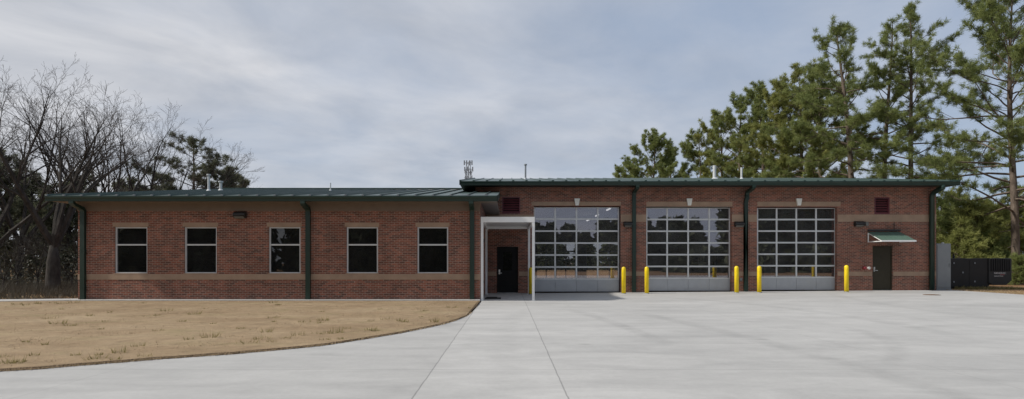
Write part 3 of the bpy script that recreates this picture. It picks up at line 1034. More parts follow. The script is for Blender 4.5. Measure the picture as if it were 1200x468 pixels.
# offset downpipe beside the middle door
x0_, x1_ = X(875.5, D_B - 0.09), X(874, D_B - 0.09)
mb = MB()
yy_ = D_B - 0.09
mb.rect_tube([(x0_, BE_D + 0.03, b_bot + 0.02), (x0_, BE_D + 0.03, b_bot - 0.05), (x0_, BE_D + 0.12, b_bot - 0.1), (x0_, yy_ - 0.08, b_bot - 0.22), (x0_, yy_, b_bot - 0.31), (x0_, yy_, b_bot - 0.4)], 0.085, 0.06)
mb.rect_tube([(x0_, yy_, b_bot - 0.40), (x0_, yy_, b_bot - 0.46), (x1_, yy_, b_bot - 0.72), (x1_, yy_, gz(x1_, D_B) + 0.02)], 0.085, 0.06)
mb.build('downspout', M['green_trim'], st)
# big round downpipe at the right corner, turned out to the gutter end
xw_, xg_ = X(1091.8, D_B - 0.12), X(1103.5, BE_D + 0.1)
zt_ = b_bot
pts = [(xg_, BE_D + 0.05, zt_ + 0.02), (xg_, BE_D + 0.05, zt_ - 0.12)]
for k in range(1, 7):
    t = k / 7
    pts.append((xg_ + (xw_ - xg_) * t, BE_D + 0.05 + (D_B - 0.14 - BE_D - 0.05) * t, zt_ - 0.12 - 0.22 * (1 - math.cos(t * math.pi / 2) * 0.55) * t))
pts += [(xw_, D_B - 0.14, zt_ - 0.42), (xw_, D_B - 0.14, gz(xw_, D_B) + 0.02)]
MB().tube(pts, 0.112, 14).build('downspout', M['green_trim'], st, smooth=True)

# wall pack lights
for px, py, D, w_ in ((281, 252, D_W, 0.46), (736, 263, D_B, 0.40), (866.5, 263, D_B, 0.44), (1007, 262.5, D_B, 0.44)):
    x = X(px, D - 0.1); z = Z(py, D - 0.1)
    mb = MB().prism_x([(D - 0.012, z - 0.12), (D - 0.10, z - 0.12), (D - 0.22, z - 0.02), (D - 0.20, z + 0.06), (D - 0.06, z + 0.13), (D - 0.012, z + 0.13)], x - w_ / 2, x + w_ / 2)
    wl_ = mb.build('wall_light', M['bronze'], st, bevel=0.01)
    MB().prism_x([(D - 0.105, z - 0.128), (D - 0.20, z - 0.06), (D - 0.21, z - 0.07), (D - 0.105, z - 0.14)], x - w_ * 0.4, x + w_ * 0.4).build('lens', M['lamp_lens'], wl_)
mb = MB().box(X(1012, D_B), X(1015, D_B), D_B - 0.2, D_B - 0.014, Z(265, D_B), Z(260.5, D_B)).build('floodlight', M['lamp_lens'], st)

# fire department connection beside the side door
x = X(1012.0, D_B); z = Z(314.0, D_B)
mb = MB()
mb.tube([(x + 0.02, D_B - 0.004, z), (x + 0.02, D_B - 0.02, z)], 0.085, 16)
fc = mb.build('hose_connection', M['red'], st)
for dx, m_ in ((-0.07, 'red'), (0.10, 'cream')):
    mb = MB().tube([(x + dx * 0.4, D_B - 0.02, z), (x + dx * 0.7, D_B - 0.10, z + 0.0), (x + dx, D_B - 0.24, z - 0.01)], [0.04, 0.045, 0.05], 14)
    mb.tube([(x + dx, D_B - 0.243, z - 0.01), (x + dx * 1.06, D_B - 0.29, z - 0.01)], [0.066, 0.066], 14)
    mb.build('hose_cap', M[m_], fc, smooth=True)
# small outlet cover and conduit on the pier
MB().box(X(867, D_B), X(869.5, D_B), D_B - 0.05, D_B - 0.013, Z(329, D_B), Z(326, D_B)).build('outlet_cover', M['galv'], st)
mb = MB().tube([(X(1047.5, D_B), D_B - 0.02, Z(251, D_B) - 0.38), (X(1047.5, D_B), D_B - 0.02, Z(271, D_B) + 0.02)], 0.012, 6)
mb.build('conduit', M['bronze'], st)

# awning over the side door
ax0, ax1 = X(1016.5, D_B), X(1054.5, D_B)
az1, az0, apr = Z(272.0, D_B), Z(281.6, D_B - 1.1), 1.1
mb = MB()
n_w = 26
for k in range(n_w + 1):
    x = ax0 + (ax1 - ax0) * k / n_w
    up_ = 0.012 if k % 4 == 0 else 0.0
    mb.v += [(x, D_B - 0.014, az1 + up_), (x, D_B - apr, az0 + up_), (x, D_B - apr, az0 - 0.02), (x, D_B - 0.014, az1 - 0.02)]
for k in range(n_w):
    a0 = 4 * k
    for j in range(4):
        mb.f.append((a0 + j, a0 + 4 + j, a0 + 4 + (j + 1) % 4, a0 + (j + 1) % 4))
mb.f += [(0, 1, 2, 3), (4 * n_w + 3, 4 * n_w + 2, 4 * n_w + 1, 4 * n_w)]
aw = mb.build('awning', M['awning'], st)
MB().box(ax0, ax1, D_B - 0.07, D_B - 0.014, az1 + 0.03, az1 + 0.12).build('flashing', M['bronze'], aw)
MB().box(ax0 - 0.02, ax1 + 0.02, D_B - apr - 0.03, D_B - apr - 0.003, az0 - 0.07, az0 + 0.0).build('front_rail', M['white'], aw)
for x in (ax0 + 0.02, ax1 - 0.02):
    zb_ = az0 - 0.05
    mb = MB().tube([(x, D_B - 0.016, zb_), (x, D_B - apr + 0.01, zb_)], 0.025, 6)
    mb.tube([(x, D_B - 0.035, zb_), (x, D_B - 0.035, az1 - 0.03)], 0.025, 6)
    mb.tube([(x, D_B - 0.04, az1 - 0.06), (x, D_B - apr + 0.02, az0 - 0.045)], 0.02, 6)
    mb.build('bracket', M['white'], aw)

# flat entrance canopy on four white posts
cx0, cx1 = X(563.4, D_W), X(626.6, D_W)
cy0, cy1 = D_W + 0.0, D_B - 0.02
cz1, cz0 = Z(254.3, D_W), Z(260.6, D_W)
mb = MB()
mb.box(cx0, cx1, cy0, cy0 + 0.1, cz0, cz1).box(cx0, cx0 + 0.1, cy0 + 0.102, cy1, cz0, cz1).box(cx1 - 0.1, cx1, cy0 + 0.102, cy1, cz0, cz1)
mb.box(cx0 + 0.102, cx1 - 0.102, cy0 + 0.102, cy1, cz1 - 0.09, cz1 - 0.01)
mb.box(cx0 + 0.102, cx1 - 0.102, 27.35, 27.45, cz0 + 0.0, cz1 - 0.092)
cn = mb.build('entrance_canopy', M['white'], st)
for px_, yp in ((cx0, cy0), (cx1 - 0.1, cy0), (cx0, 27.35), (cx1 - 0.1, 27.35)):
    mb = MB().box(px_ + 0.002, px_ + 0.098, yp + 0.002, yp + 0.098, 0.0, cz0 - 0.001)
    mb.box(px_ - 0.03, px_ + 0.13, yp - 0.03, yp + 0.13, 0.0, 0.012)
    mb.build('post', M['white'], cn)
MB().box(cx0 + 0.103, cx0 + 0.15, cy0 + 0.01, cy0 + 0.09, Z(284, D_W), Z(280.5, D_W)).build('card_reader', M['gen_black'], cn)
MB().box(cx0 + 0.103, cx0 + 0.13, cy0 + 0.01, cy0 + 0.09, Z(332, D_W), Z(329.5, D_W)).build('outlet_cover', M['gen_black'], cn)

# roof vents
def vent_pipe(px, py_top, D, zbase, r, m_, cap=True, px_top=None):
    x = X(px, D)
    zt2 = Z(py_top, D)
    mb = MB().tube([(x, D, zbase), (x, D, zt2)], r, 10)
    if cap:
        mb.tube([(x, D, zt2 - 0.02), (x, D, zt2 + 0.05)], r * 1.7, 10)
    mb.tube([(x, D, zbase - 0.02), (x, D, zbase + 0.10)], [r * 2.6, r * 1.1], 10)
    return mb.build('vent_pipe', m_, None)


def roof_child(o_, roof):
    o_.parent = roof
    o_.matrix_parent_inverse = roof.matrix_world.inverted()
    off = roof.location + st.location
    for v_ in o_.data.vertices:
        v_.co -= off
    o_.matrix_parent_inverse.identity()


for px, pt, D, r, m_, roof, zf, cap in ((244.7, 205.5, 30, 0.06, 'pvc', wroof, wz, True), (258.7, 213.5, 31, 0.07, 'pvc', wroof, wz, True), (387.3, 214.5, 31, 0.03, 'pvc', wroof, wz, False),
                                        (615.8, 193.5, 34, 0.05, 'galv', broof, bz, True), (837.3, 194.2, 35, 0.10, 'pvc', broof, bz, False), (869, 196.5, 35, 0.06, 'pvc', broof, bz, False)):
    roof_child(vent_pipe(px, pt, D, zf(D), r, M[m_], cap), roof)

# ------------------------------------------------------------------ bollards, mat, cover, cabinet, generator
bol_w = ['beside the entrance canopy post at the near bay door', 'right of the near bay door beside a downspout', 'at the left jamb of the middle bay door',
         'at the right jamb of the middle bay door', 'at the left jamb of the far right bay door', 'at the right jamb of the far right bay door']
first = None
for i, px in enumerate((622.4, 730.9, 757.9, 863.2, 889.8, 992)):
    D = 27.3
    x = X(px, D)
    if first is None:
        first = thing('bollard', '', 'bollard', (x, D, gz(x, D)), 'yellow bollards guarding the bay doors')
        z0_ = gz(x, D)
        r = 0.096
        mb = MB().tube([(x, D, z0_), (x, D, z0_ + 1.13), (x, D, z0_ + 1.19), (x, D, z0_ + 1.225), (x, D, z0_ + 1.235)], [r, r, r * 0.88, r * 0.5, r * 0.1], 20)
        mb.build('sleeve', M['yellow'], first, smooth=True)
        MB().tube([(x, D, z0_ + 0.001), (x, D, z0_ + 0.025)], [r * 1.28, r * 1.1], 20).build('collar', M['galv'], first)
        b_ = first
    else:
        b_ = copy_tree(first)
        b_.location = (x, D, gz(x, D))
    b_['label'] = 'yellow bollard ' + bol_w[i]

xa, xb = X(568.5, 24.2), X(587, 24.2)
mb = MB().box(xa, xb, 23.75, 24.6, 0.004, 0.022).box(xa + 0.05, xb - 0.15, 24.2, 24.55, 0.0225, 0.05)
o = mb.build('door_mat', M['black_gasket'], None, bevel=0.006)
tag(o, 'black rubber mat folded on the concrete at the foot of the entrance canopy post', 'mat')

x, D = X(1092, 24.75), 24.75
cv = thing('manhole_cover', 'rusty brown round iron cover set in the concrete near the right corner', 'manhole cover', (x, D, gz(x, D)))
MB().tube([(x, D, gz(x, D) + 0.002), (x, D, gz(x, D) + 0.012)], 0.31, 32).build('frame', M['iron'], cv)
mb = MB()
for i in range(-4, 5):
    for j in range(-4, 5):
        if i * i + j * j < 14:
            mb.box(x + i * 0.06 - 0.02, x + i * 0.06 + 0.02, D + j * 0.06 - 0.02, D + j * 0.06 + 0.02, gz(x, D) + 0.0125, gz(x, D) + 0.018)
mb.build('tread', M['iron'], cv)

D = 29.3
xa, xb = X(1097.5, D), X(1114.3, D)
zb_ = gz(xa, 28)
cb = thing('electrical_cabinet', 'tall plain grey electrical cabinet standing between the brick corner and the black generator', 'cabinet', ((xa + xb) / 2, D, zb_))
zt2 = Z(285.6, D)
MB().box(xa, xb, D, D + 0.6, zb_ + 0.03, zt2).build('body', M['grey_box'], cb, bevel=0.012)
MB().box(xa + 0.03, xb - 0.03, D - 0.018, D - 0.002, zb_ + 0.10, zt2 - 0.06).build('door', M['grey_box'], cb, bevel=0.006)
MB().box(xb - 0.10, xb - 0.07, D - 0.045, D - 0.019, zb_ + 1.1, zb_ + 1.28).build('handle', M['grey_box'], cb)
MB().box(xa - 0.02, xb + 0.03, D - 0.03, D + 0.62, zb_ - 0.06, zb_ + 0.029).build('plinth', M['galv'], cb)
MB().tube([((xa + xb) / 2 + 0.02, D + 0.1, zt2 + 0.001), ((xa + xb) / 2 + 0.02, D + 0.1, zt2 + 0.06)], 0.06, 10).build('cap', M['pvc'], cb)

# generator set
D = 30.5
g0 = gz(26, 30) - 0.02
xa, xm, xb = X(1108, D), X(1157.5, D), X(1184.5, D)
ge = thing('generator', 'large black generator enclosure standing on pine straw beside the grey cabinet', 'generator', ((xa + xb) / 2, D + 0.9, g0))
z_bt, z_tp = g0 + 0.05, Z(302.8, D)
mb = MB().box(xa, xm, D, D + 1.7, z_bt, z_tp)
mb.build('body', M['gen_black'], ge, bevel=0.02)
c_h = 0.26
mb = MB().prism_y([(xm + 0.003, z_bt + c_h), (xm + 0.2, z_bt + 0.14), (xb - 0.28, z_bt + 0.14), (xb, z_bt + c_h + 0.12), (xb, z_tp - 0.02), (xb - 0.05, z_tp), (xm + 0.003, z_tp)], D - 0.06, D + 1.7)
mb.build('air_duct', M['gen_char'], ge, bevel=0.02)
for k in range(9):
    x = xm + 0.14 + k * (xb - xm - 0.26) / 8
    MB().box(x - 0.022, x + 0.022, D - 0.10, D - 0.062, Z(318, D), z_tp - 0.03).build('louver', M['gen_black'], ge)
for k in range(2):
    x = xa + 0.2 + k * 1.02
    MB().box(x + 0.015, x + 1.0, D - 0.010, D - 0.002, z_bt + 0.08, z_tp - 0.06).build('access_door', M['gen_black'], ge)
for px, py in ((1117.5, 308.5), (1142, 308.5), (1117.5, 330.5), (1142, 330), (1128, 319.5)):
    x, z = X(px, D), Z(py, D)
    MB().box(x - 0.03, x + 0.03, D - 0.035, D - 0.019, z - 0.04, z + 0.04).build('latch', M['galv'], ge)
MB().box(xa + 0.05, xb - 0.5, D + 0.1, D + 1.6, g0 - 0.05, z_bt - 0.002).build('skid', M['gen_black'], ge)
MB().tube([(X(1131, D), D + 0.8, z_tp), (X(1131, D), D + 0.8, z_tp + 0.22)], 0.05, 10).build('exhaust', M['gen_black'], ge)


def text(body, size, x, y, z, m, parent):
    cu = bpy.data.curves.new('lettering', 'FONT')
    cu.body = body; cu.size = size; cu.extrude = 0.002
    o_ = bpy.data.objects.new('lettering', cu)
    C.objects.link(o_)
    cu.materials.append(m)
    me = bpy.data.meshes.new_from_object(o_)
    bpy.data.objects.remove(o_)
    o_ = bpy.data.objects.new('lettering', me)
    C.objects.link(o_)
    o_.rotation_euler = (math.radians(90), 0, 0)
    o_.parent = parent
    o_.location = Vector((x, y, z)) - parent.location
    return o_


text('GENERAC', 0.135, X(1163.8, D), D - 0.064, Z(321.2, D), M['letter'], ge)
text('INDUSTRIAL', 0.085, X(1163.8, D), D - 0.064, Z(324.4, D), M['letter'], ge)
MB().box(X(1171, D), X(1176.0, D), D - 0.066, D - 0.062, Z(322.4, D), Z(321.9, D)).build('stripe', M['letter_red'], ge)

# distant mast
D = 130.0
x = X(549, D)
mt = thing('antenna_mast', 'distant grey lattice antenna mast rising behind the roof step', 'antenna mast', (x, D, 0))
zt2 = Z(189, D)
P0, P1 = [], []
hw = 0.42
lg = [(x - hw, D - hw), (x + hw, D - hw), (x, D + hw)]
nb = 30
for k in range(nb):
    za, zb2 = zt2 * k / nb, zt2 * (k + 1) / nb
    for i in range(3):
        p, p2 = lg[i], lg[(i + 1) % 3]
        P0 += [(p[0], p[1], za), (p[0], p[1], za)]
        P1 += [(p[0], p[1], zb2), (p2[0], p2[1], zb2)]
np_mesh('mast', seg_quads(P0, P1, [0.07, 0.035] * (len(P0) // 2), [0.07, 0.035] * (len(P0) // 2)), 4, M['galv'], mt)
for py, offs in ((191.5, (-0.85, -0.35, 0.3, 0.8)), (199, (-0.75, -0.15, 0.95)), (203, (-0.55, 0.1, 0.6)), (209, (-0.6, -0.1, 0.75))):
    z = Z(py, D)
    for ox in offs:
        MB().box(x + ox - 0.13, x + ox + 0.13, D - 0.75, D - 0.55, z - 0.5, z + 0.5).build('antenna', M['galv'], mt)
    MB().box(x - 0.9, x + 0.9, D - 0.54, D - 0.44, z - 0.06, z + 0.06).build('antenna_arm', M['galv'], mt)


# ------------------------------------------------------------------ trees
def needles(Cn, Dn, S, per, rg, width=0.034, spread=1.0, droop=0.0):
    """tufts of needles: thin triangles round centres Cn pointing along Dn"""
    n = len(Cn)
    Cn = np.repeat(Cn, per, 0); Dn = np.repeat(Dn, per, 0); Sn = np.repeat(S, per)
    r = rg.normal(size=(n * per, 3)); r /= np.linalg.norm(r, axis=1, keepdims=True)
    d = Dn * 0.75 + r * spread
    d[:, 2] -= droop
    d /= np.linalg.norm(d, axis=1, keepdims=True)
    L = (Sn * rg.uniform(0.7, 1.25, n * per))[:, None]
    side = np.cross(d, rg.normal(size=(n * per, 3)))
    side /= np.linalg.norm(side, axis=1, keepdims=True) + 1e-9
    base = Cn + rg.normal(size=(n * per, 3)) * 0.06 * Sn[:, None] / 0.28
    w_ = width * (Sn / 0.28)[:, None]
    tri = np.stack([base - side * w_ * 0.5, base + side * w_ * 0.5, base + d * L], 1)
    return tri.reshape(-1, 3)


def pine(label, bx, by, H, cs, spread, seed, lean=(0, 0), limbs=44, mat='needles', tuft=0.30, per=34, dens=1.0, prof=0.75, name='pine_tree', group=None, r0=None, bark='bark', cat='tree', low=0.35, width=0.034, up=55.0):
    rg = np.random.default_rng(seed)
    zb = gz(min(bx, 26), min(by, 30)) - 0.06
    root = thing(name, label, cat, (bx, by, zb), group)
    r0 = r0 or 0.0125 * H + 0.03
    nt = 14
    ph = rg.uniform(0, 6.28, 2)
    tt = np.linspace(0, 1, nt)
    tp = np.stack([bx + lean[0] * tt ** 1.4 + 0.012 * H * np.sin(tt * 5 + ph[0]) * tt, by + lean[1] * tt + 0.012 * H * np.sin(tt * 4.2 + ph[1]) * tt, zb + tt * H], 1)
    tr = r0 * (1 - tt) ** 0.75 + 0.02
    tr[0] *= 1.35
    mbt = MB().tube([tuple(p) for p in tp], list(tr), 10)
    mbt.build('trunk', M[bark], root, smooth=True)
    P0, P1, R0, R1 = [], [], [], []
    TC, TD, TS = [], [], []

    def tpos(t):
        return np.array([np.interp(t, tt, tp[:, k]) for k in range(3)])
    ga = rg.uniform(0, 6.28)
    for i in range(limbs):
        f = (i + rg.uniform(0, 1)) / limbs
        f = f ** 0.9
        t = cs + (0.985 - cs) * f
        ga += 2.4 + rg.normal() * 0.5
        prof_ = (1 - f) ** prof * (low + (1 - low) * min(1, f * 3.2)) + 0.10
        L = spread * prof_ * rg.uniform(0.5, 1.2)
        el = math.radians(6 + up * f ** 1.2 + rg.normal() * 13)
        p = tpos(t)
        hd = np.array([math.cos(ga), math.sin(ga), 0])
        ns = 6
        r_l = max(0.02, np.interp(t, tt, tr) * 0.36)
        pts = [p]
        e2 = el
        for k in range(ns):
            e2 += rg.normal() * 0.15 + (0.10 if k > 2 else -0.05)
            hd = hd + np.array([rg.normal(), rg.normal(), 0]) * 0.20
            hd /= np.linalg.norm(hd)
            pts.append(pts[-1] + (hd * math.cos(e2) + np.array([0, 0, math.sin(e2)])) * L / ns)
        for k in range(ns):
            P0.append(pts[k]); P1.append(pts[k + 1])
            R0.append(r_l * (1 - k / ns) + 0.008); R1.append(r_l * (1 - (k + 1) / ns) + 0.008)
        # side shoots with tufts
        nsh = max(3, int(L * 4.2 * dens))
        for s_i in range(nsh):
            a_ = rg.uniform(0.30, 1.0) ** 0.8
            kk = min(ns - 1, int(a_ * ns)); fr2 = a_ * ns - kk
            q0 = pts[kk] * (1 - fr2) + pts[kk + 1] * fr2
            dr_ = pts[kk + 1] - pts[kk]; dr_ /= np.linalg.norm(dr_)
            sd = np.cross(dr_, [0, 0, 1]); sd /= np.linalg.norm(sd) + 1e-9
            ang = rg.choice([-1, 1]) * rg.uniform(0.25, 1.1)
            d_ = dr_ * math.cos(ang) + sd * math.sin(ang) + np.array([0, 0, rg.uniform(-0.35, 0.75)])
            d_ /= np.linalg.norm(d_)
            l_ = rg.uniform(0.25, 0.8) * (0.45 + 0.24 * L) * (1.15 - 0.55 * a_)
            q1 = q0 + d_ * l_
            P0.append(q0); P1.append(q1); R0.append(0.014); R1.append(0.008)
            ntf = min(3, 1 + int(l_ / 0.42))
            for m_ in range(ntf):
                c_ = q0 + (q1 - q0) * (1 - m_ * 0.36 / max(l_, 0.37)) + rg.normal(size=3) * 0.07
                TC.append(c_); TD.append(d_); TS.append(tuft * rg.uniform(0.75, 1.2))
        TC.append(pts[-1]); TD.append((pts[-1] - pts[-2]) / np.linalg.norm(pts[-1] - pts[-2])); TS.append(tuft)
    # short leafy shoots straight from the upper trunk
    for i in range(int(limbs * 0.7)):
        t = rg.uniform(cs + 0.3 * (1 - cs), 1.0)
        p = tpos(t); az = rg.uniform(0, 6.28)
        d_ = np.array([math.cos(az), math.sin(az), rg.uniform(0.2, 0.9)]); d_ /= np.linalg.norm(d_)
        e = p + d_ * rg.uniform(0.3, 0.9)
        P0.append(p); P1.append(e); R0.append(0.02); R1.append(0.008)
        TC.append(e); TD.append(d_); TS.append(tuft)
    # stubs of dead limbs below the crown
    for i in range(5):
        t = rg.uniform(cs * 0.55, cs)
        p = tpos(t); az = rg.uniform(0, 6.28); L = rg.uniform(0.4, 1.6)
        e = p + np.array([math.cos(az), math.sin(az), rg.uniform(-0.3, 0.2)]) * L
        P0.append(p); P1.append(e); R0.append(0.035); R1.append(0.01)
    np_mesh('limbs', seg_quads(P0, P1, R0, R1), 4, M[bark], root)
    TC, TD, TS = np.array(TC), np.array(TD), np.array(TS)
    V = needles(TC, TD, TS, per, rg, width)
    clump = rg.uniform(0, 1, len(TC))
    tint = np.clip(np.repeat(clump, per) * 0.75 + rg.uniform(0, 0.35, len(TC) * per), 0, 1)
    np_mesh('crown', V, 3, M[mat], root, tint)
    return root


def at(px, D):
    return X(px, D), D


G_P = 'tall pines behind the fire station'
tall = [  # px of trunk, depth, top px y, crown start, spread, lean px, label
    (1190, 37, -8, 0.22, 8.6, -0.3, 'tallest open pine at the right edge standing behind the black generator', 61, 68),
    (1069, 47, 13, 0.34, 6.4, -0.2, 'tall straight pine nearest the right end of the bay roof, highest of the trio', 62, 48),
    (1037, 48, 28, 0.40, 4.3, 0.3, 'tall slim pine in the middle of the trio behind the right truck bay', 63, 36),
    (999, 46, 33, 0.36, 5.6, -0.9, 'tall forked pine with thick trunk, left one of the trio above the bay roof', 64, 44),
]
for px, D, pt, cs, sp_, ln, lb, sd, lm in tall:
    x, y = at(px, D)
    H = Z(pt, D)
    pine(lb, x, y, H, cs, sp_, sd, (ln, 0), limbs=lm, group=G_P, tuft=0.30, per=52, dens=0.9, prof=0.62, width=0.026, low=0.42 if px != 1190 else 0.75, r0=0.22 if px != 999 else 0.27)
cluster = [
    (962, 52, 92, 0.30, 5.2, 'leaning pine just left of the tall trio', 71, 'needles'),
    (938, 56, 92, 0.30, 5.0, 'tallest crown of the dense pine cluster behind the right bay', 72, 'needles_olive'),
    (915, 58, 108, 0.25, 5.0, 'broad yellow green pine within the dense cluster behind the bays', 73, 'needles_olive'),
    (893, 62, 104, 0.3, 4.6, 'dark rounded pine standing in the middle of the dense cluster', 74, 'needles'),
    (868, 66, 124, 0.3, 5.2, 'pine behind the two pale roof pipes, right one', 75, 'needles'),
    (845, 70, 142, 0.28, 5.2, 'pine directly behind the left pale roof pipe', 76, 'needles_olive'),
    (820, 74, 158, 0.25, 5.0, 'lowest pine at the left end of the dense cluster', 77, 'needles'),
    (766, 80, 169, 0.3, 6.2, 'lone rounded pine crown showing above the middle bay', 78, 'needles'),
    (742, 90, 190, 0.3, 4.6, 'small pine top left of the lone rounded crown over the middle bay', 80, 'needles'),
    (785, 86, 178, 0.3, 4.6, 'small pine crown filling the right side of the lone rounded group', 81, 'needles'),
]
for px, D, pt, cs, sp_, lb, sd, mt_ in cluster:
    x, y = at(px, D)
    H = Z(pt, D)
    pine(lb, x, y, H, cs, sp_, sd, (0, 0), limbs=50 if px != 766 else 70, group=G_P, tuft=0.33, per=44, dens=0.95, prof=0.42, mat=mt_, width=0.036, low=0.75)

# lower bushy growth right of the building
G_Y = 'young bushy evergreens right of the building'
young = [
    (1103, 42, 238, 2.6, 'bushy young pine closest to the brick corner above the grey cabinet', 'needles', 91),
    (1120, 44, 228, 3.2, 'tallest bushy young pine above the left part of the generator', 'needles_olive', 92),
    (1138, 39, 244, 2.8, 'olive bushy evergreen behind the middle of the black generator', 'needles_olive', 93),
    (1152, 43, 238, 3.0, 'bright yellow green evergreen behind the louvered end of the generator', 'needles_olive', 94),
    (1170, 42, 246, 2.6, 'bright green young pine just left of the big right trunk', 'needles_olive', 95),
    (1193, 46, 222, 3.4, 'bushy pine behind the big trunk at the right edge', 'needles_olive', 96),
    (1128, 38, 278, 2.0, 'low olive bush right behind the generator roof', 'needles_olive', 97),
    (1160, 38.5, 280, 1.9, 'low dark bush behind the louvered end of the generator', 'needles', 98),
    (1217, 46, 205, 3.4, 'tall bushy pine cut by the right picture edge', 'needles', 99),
]
for px, D, pt, sp_, lb, mt_, sd in young:
    x, y = at(px, D)
    H = Z(pt, D)
    pine(lb, x, y, H, 0.04, sp_, sd, (0, 0), limbs=46, group=G_Y, tuft=0.27, per=34, dens=1.6, prof=0.85, mat=mt_, name='bushy_evergreen', r0=0.11, low=0.9, width=0.04)

# low shrubs: one dark clump beside the big trunk
x, y = at(1198, 35.5)
pine('small dark green shrub at the foot of the big pine trunk at right edge', x, y, Z(310, 37) + 0.1, 0.02, 0.8, 120, limbs=40, mat='needles', name='shrub', cat='shrub', r0=0.03, tuft=0.2, per=30, dens=4, low=1.0, prof=0.35, width=0.03)

# pines behind the wing at left
x, y = at(228, 52)
pine('dark flat-topped pine rising over the left end of the wing roof', x, y, Z(164, 52), 0.48, 4.5, 131, (-0.3, 0), limbs=27, mat='needles_dark', group='pines behind the wing roof', tuft=0.30, dens=1.0, prof=0.45, width=0.04, low=1.0, up=24)
for px, D, pt, sd, lb in ((262, 56, 203, 132, 'low dark pine right of the flat-topped pine over the wing roof'), (150, 75, 214, 133, 'low far pine top left of the flat-topped pine'),
                          (190, 78, 207, 134, 'far pine top just left of the flat-topped pine trunk'), (276, 62, 207, 135, 'rightmost small pine tip above the wing roof')):
    x, y = at(px, D)
    pine(lb, x, y, Z(pt, D), 0.35, 3.6 if px != 276 else 2.4, sd, limbs=26, mat='needles_dark', group='pines behind the wing roof', tuft=0.38, dens=1.4, prof=0.45, width=0.055, low=0.8)


def bare_tree(label, bx, by, H, seed, r0, spread=0.55, forks=4, fork_h=0.16, lean=(0, 0), levels=6, group='bare trees left of the building', name='bare_tree', twig_r=0.0052):
    rg = np.random.default_rng(seed)
    zb = -0.06
    root = thing(name, label, 'tree', (bx, by, zb), group)
    P0, P1, R0, R1, LV = [], [], [], [], []
    base = np.array([bx, by, zb])
    top = base + np.array([lean[0] * fork_h, lean[1] * fork_h, H * fork_h])
    MB().tube([tuple(base), tuple(base + (top - base) * 0.15), tuple(base + (top - base) * 0.6), tuple(top + (top - base) * 0.06)], [r0 * 1.3, r0 * 1.02, r0 * 0.9, r0 * 0.42], 12).build('trunk', M['grey_bark'], root, smooth=True)
    stack = []
    for k in range(forks):
        az = 2 * math.pi * (k + rg.uniform(-0.35, 0.35)) / forks
        tilt = rg.uniform(0.15, 1.15) * spread
        d = np.array([math.cos(az) * math.sin(tilt), math.sin(az) * math.sin(tilt), math.cos(tilt)])
        d[:2] += np.array(lean) / H
        d /= np.linalg.norm(d)
        stack.append((top - np.array([0, 0, rg.uniform(0.02, 0.22) * H * fork_h]), d, H * (1 - fork_h) * rg.uniform(0.80, 1.05), r0 * rg.uniform(0.42, 0.62), 1))
    n_side = {1: 9, 2: 6, 3: 5, 4: 4, 5: 2}
    while stack:
        p, d, L, r, lv = stack.pop()
        ns = {1: 10, 2: 7, 3: 5, 4: 4}.get(lv, 3)
        pts = [p]
        dd = d.copy()
        for k in range(ns):
            dd = dd + rg.normal(size=3) * (0.055 + 0.022 * lv)
            dd[2] += 0.012 if lv == 1 else 0.035 if lv < 4 else 0.015
            dd /= np.linalg.norm(dd)
            pts.append(pts[-1] + dd * L / ns)
        for k in range(ns):
            P0.append(pts[k]); P1.append(pts[k + 1])
            R0.append(max(twig_r, r * (1 - 0.92 * k / ns))); R1.append(max(twig_r, r * (1 - 0.92 * (k + 1) / ns)))
            LV.append(lv)
        if lv >= levels:
            continue
        lo = {1: 0.33, 2: 0.25}.get(lv, 0.15)
        m_ = n_side.get(lv, 2)
        side0 = rg.uniform(0, 6.28)
        for k in range(m_):
            a_ = lo + (1.0 - lo) * (k + rg.uniform(0.1, 0.9)) / m_
            kk = min(ns - 1, int(a_ * ns)); f_ = a_ * ns - kk
            q0 = pts[kk] * (1 - f_) + pts[kk + 1] * f_
            dr_ = pts[kk + 1] - pts[kk]; dr_ /= np.linalg.norm(dr_)
            ax1 = np.cross(dr_, [0.3, 0.2, 0.93]); ax1 /= np.linalg.norm(ax1) + 1e-9
            ax2 = np.cross(dr_, ax1)
            side0 += 2.4 + rg.normal() * 0.4
            axis = ax1 * math.cos(side0) + ax2 * math.sin(side0)
            an = rg.uniform(0.38, 0.85)
            d2 = dr_ * math.cos(an) + axis * math.sin(an)
            if d2[2] < 0.0: d2[2] *= -0.2
            d2 /= np.linalg.norm(d2)
            Lk = L * (0.50 if lv == 1 else 0.46) * (1.12 - 0.62 * a_) * rg.uniform(0.7, 1.2)
            rk = max(twig_r, r * (1 - 0.92 * a_)) * rg.uniform(0.5, 0.75)
            if Lk > 0.22:
                stack.append((q0, d2, Lk, rk, lv + 1))
    P0, P1, R0, R1, LV = map(np.array, (P0, P1, R0, R1, LV))
    zs_ = P1[:, 2].max()
    t_z = top[2]
    kz = (zb + H - t_z) / (zs_ - t_z)
    kxy = 0.4 + 0.6 * kz
    for P in (P0, P1):
        up = np.clip(P[:, 2:3] - t_z, 0, None)
        P[:, 2] = np.where(P[:, 2] > t_z, t_z + (P[:, 2] - t_z) * kz, P[:, 2])
        P[:, :2] = top[:2] + (P[:, :2] - top[:2]) * kxy
    th = LV <= 3
    np_mesh('limbs', seg_quads(P0[th], P1[th], R0[th], R1[th], 5), 4, M['grey_bark'], root)
    np_mesh('crown', seg_quads(P0[~th], P1[~th], R0[~th], R1[~th], 3), 4, M['twig'], root)
    return root


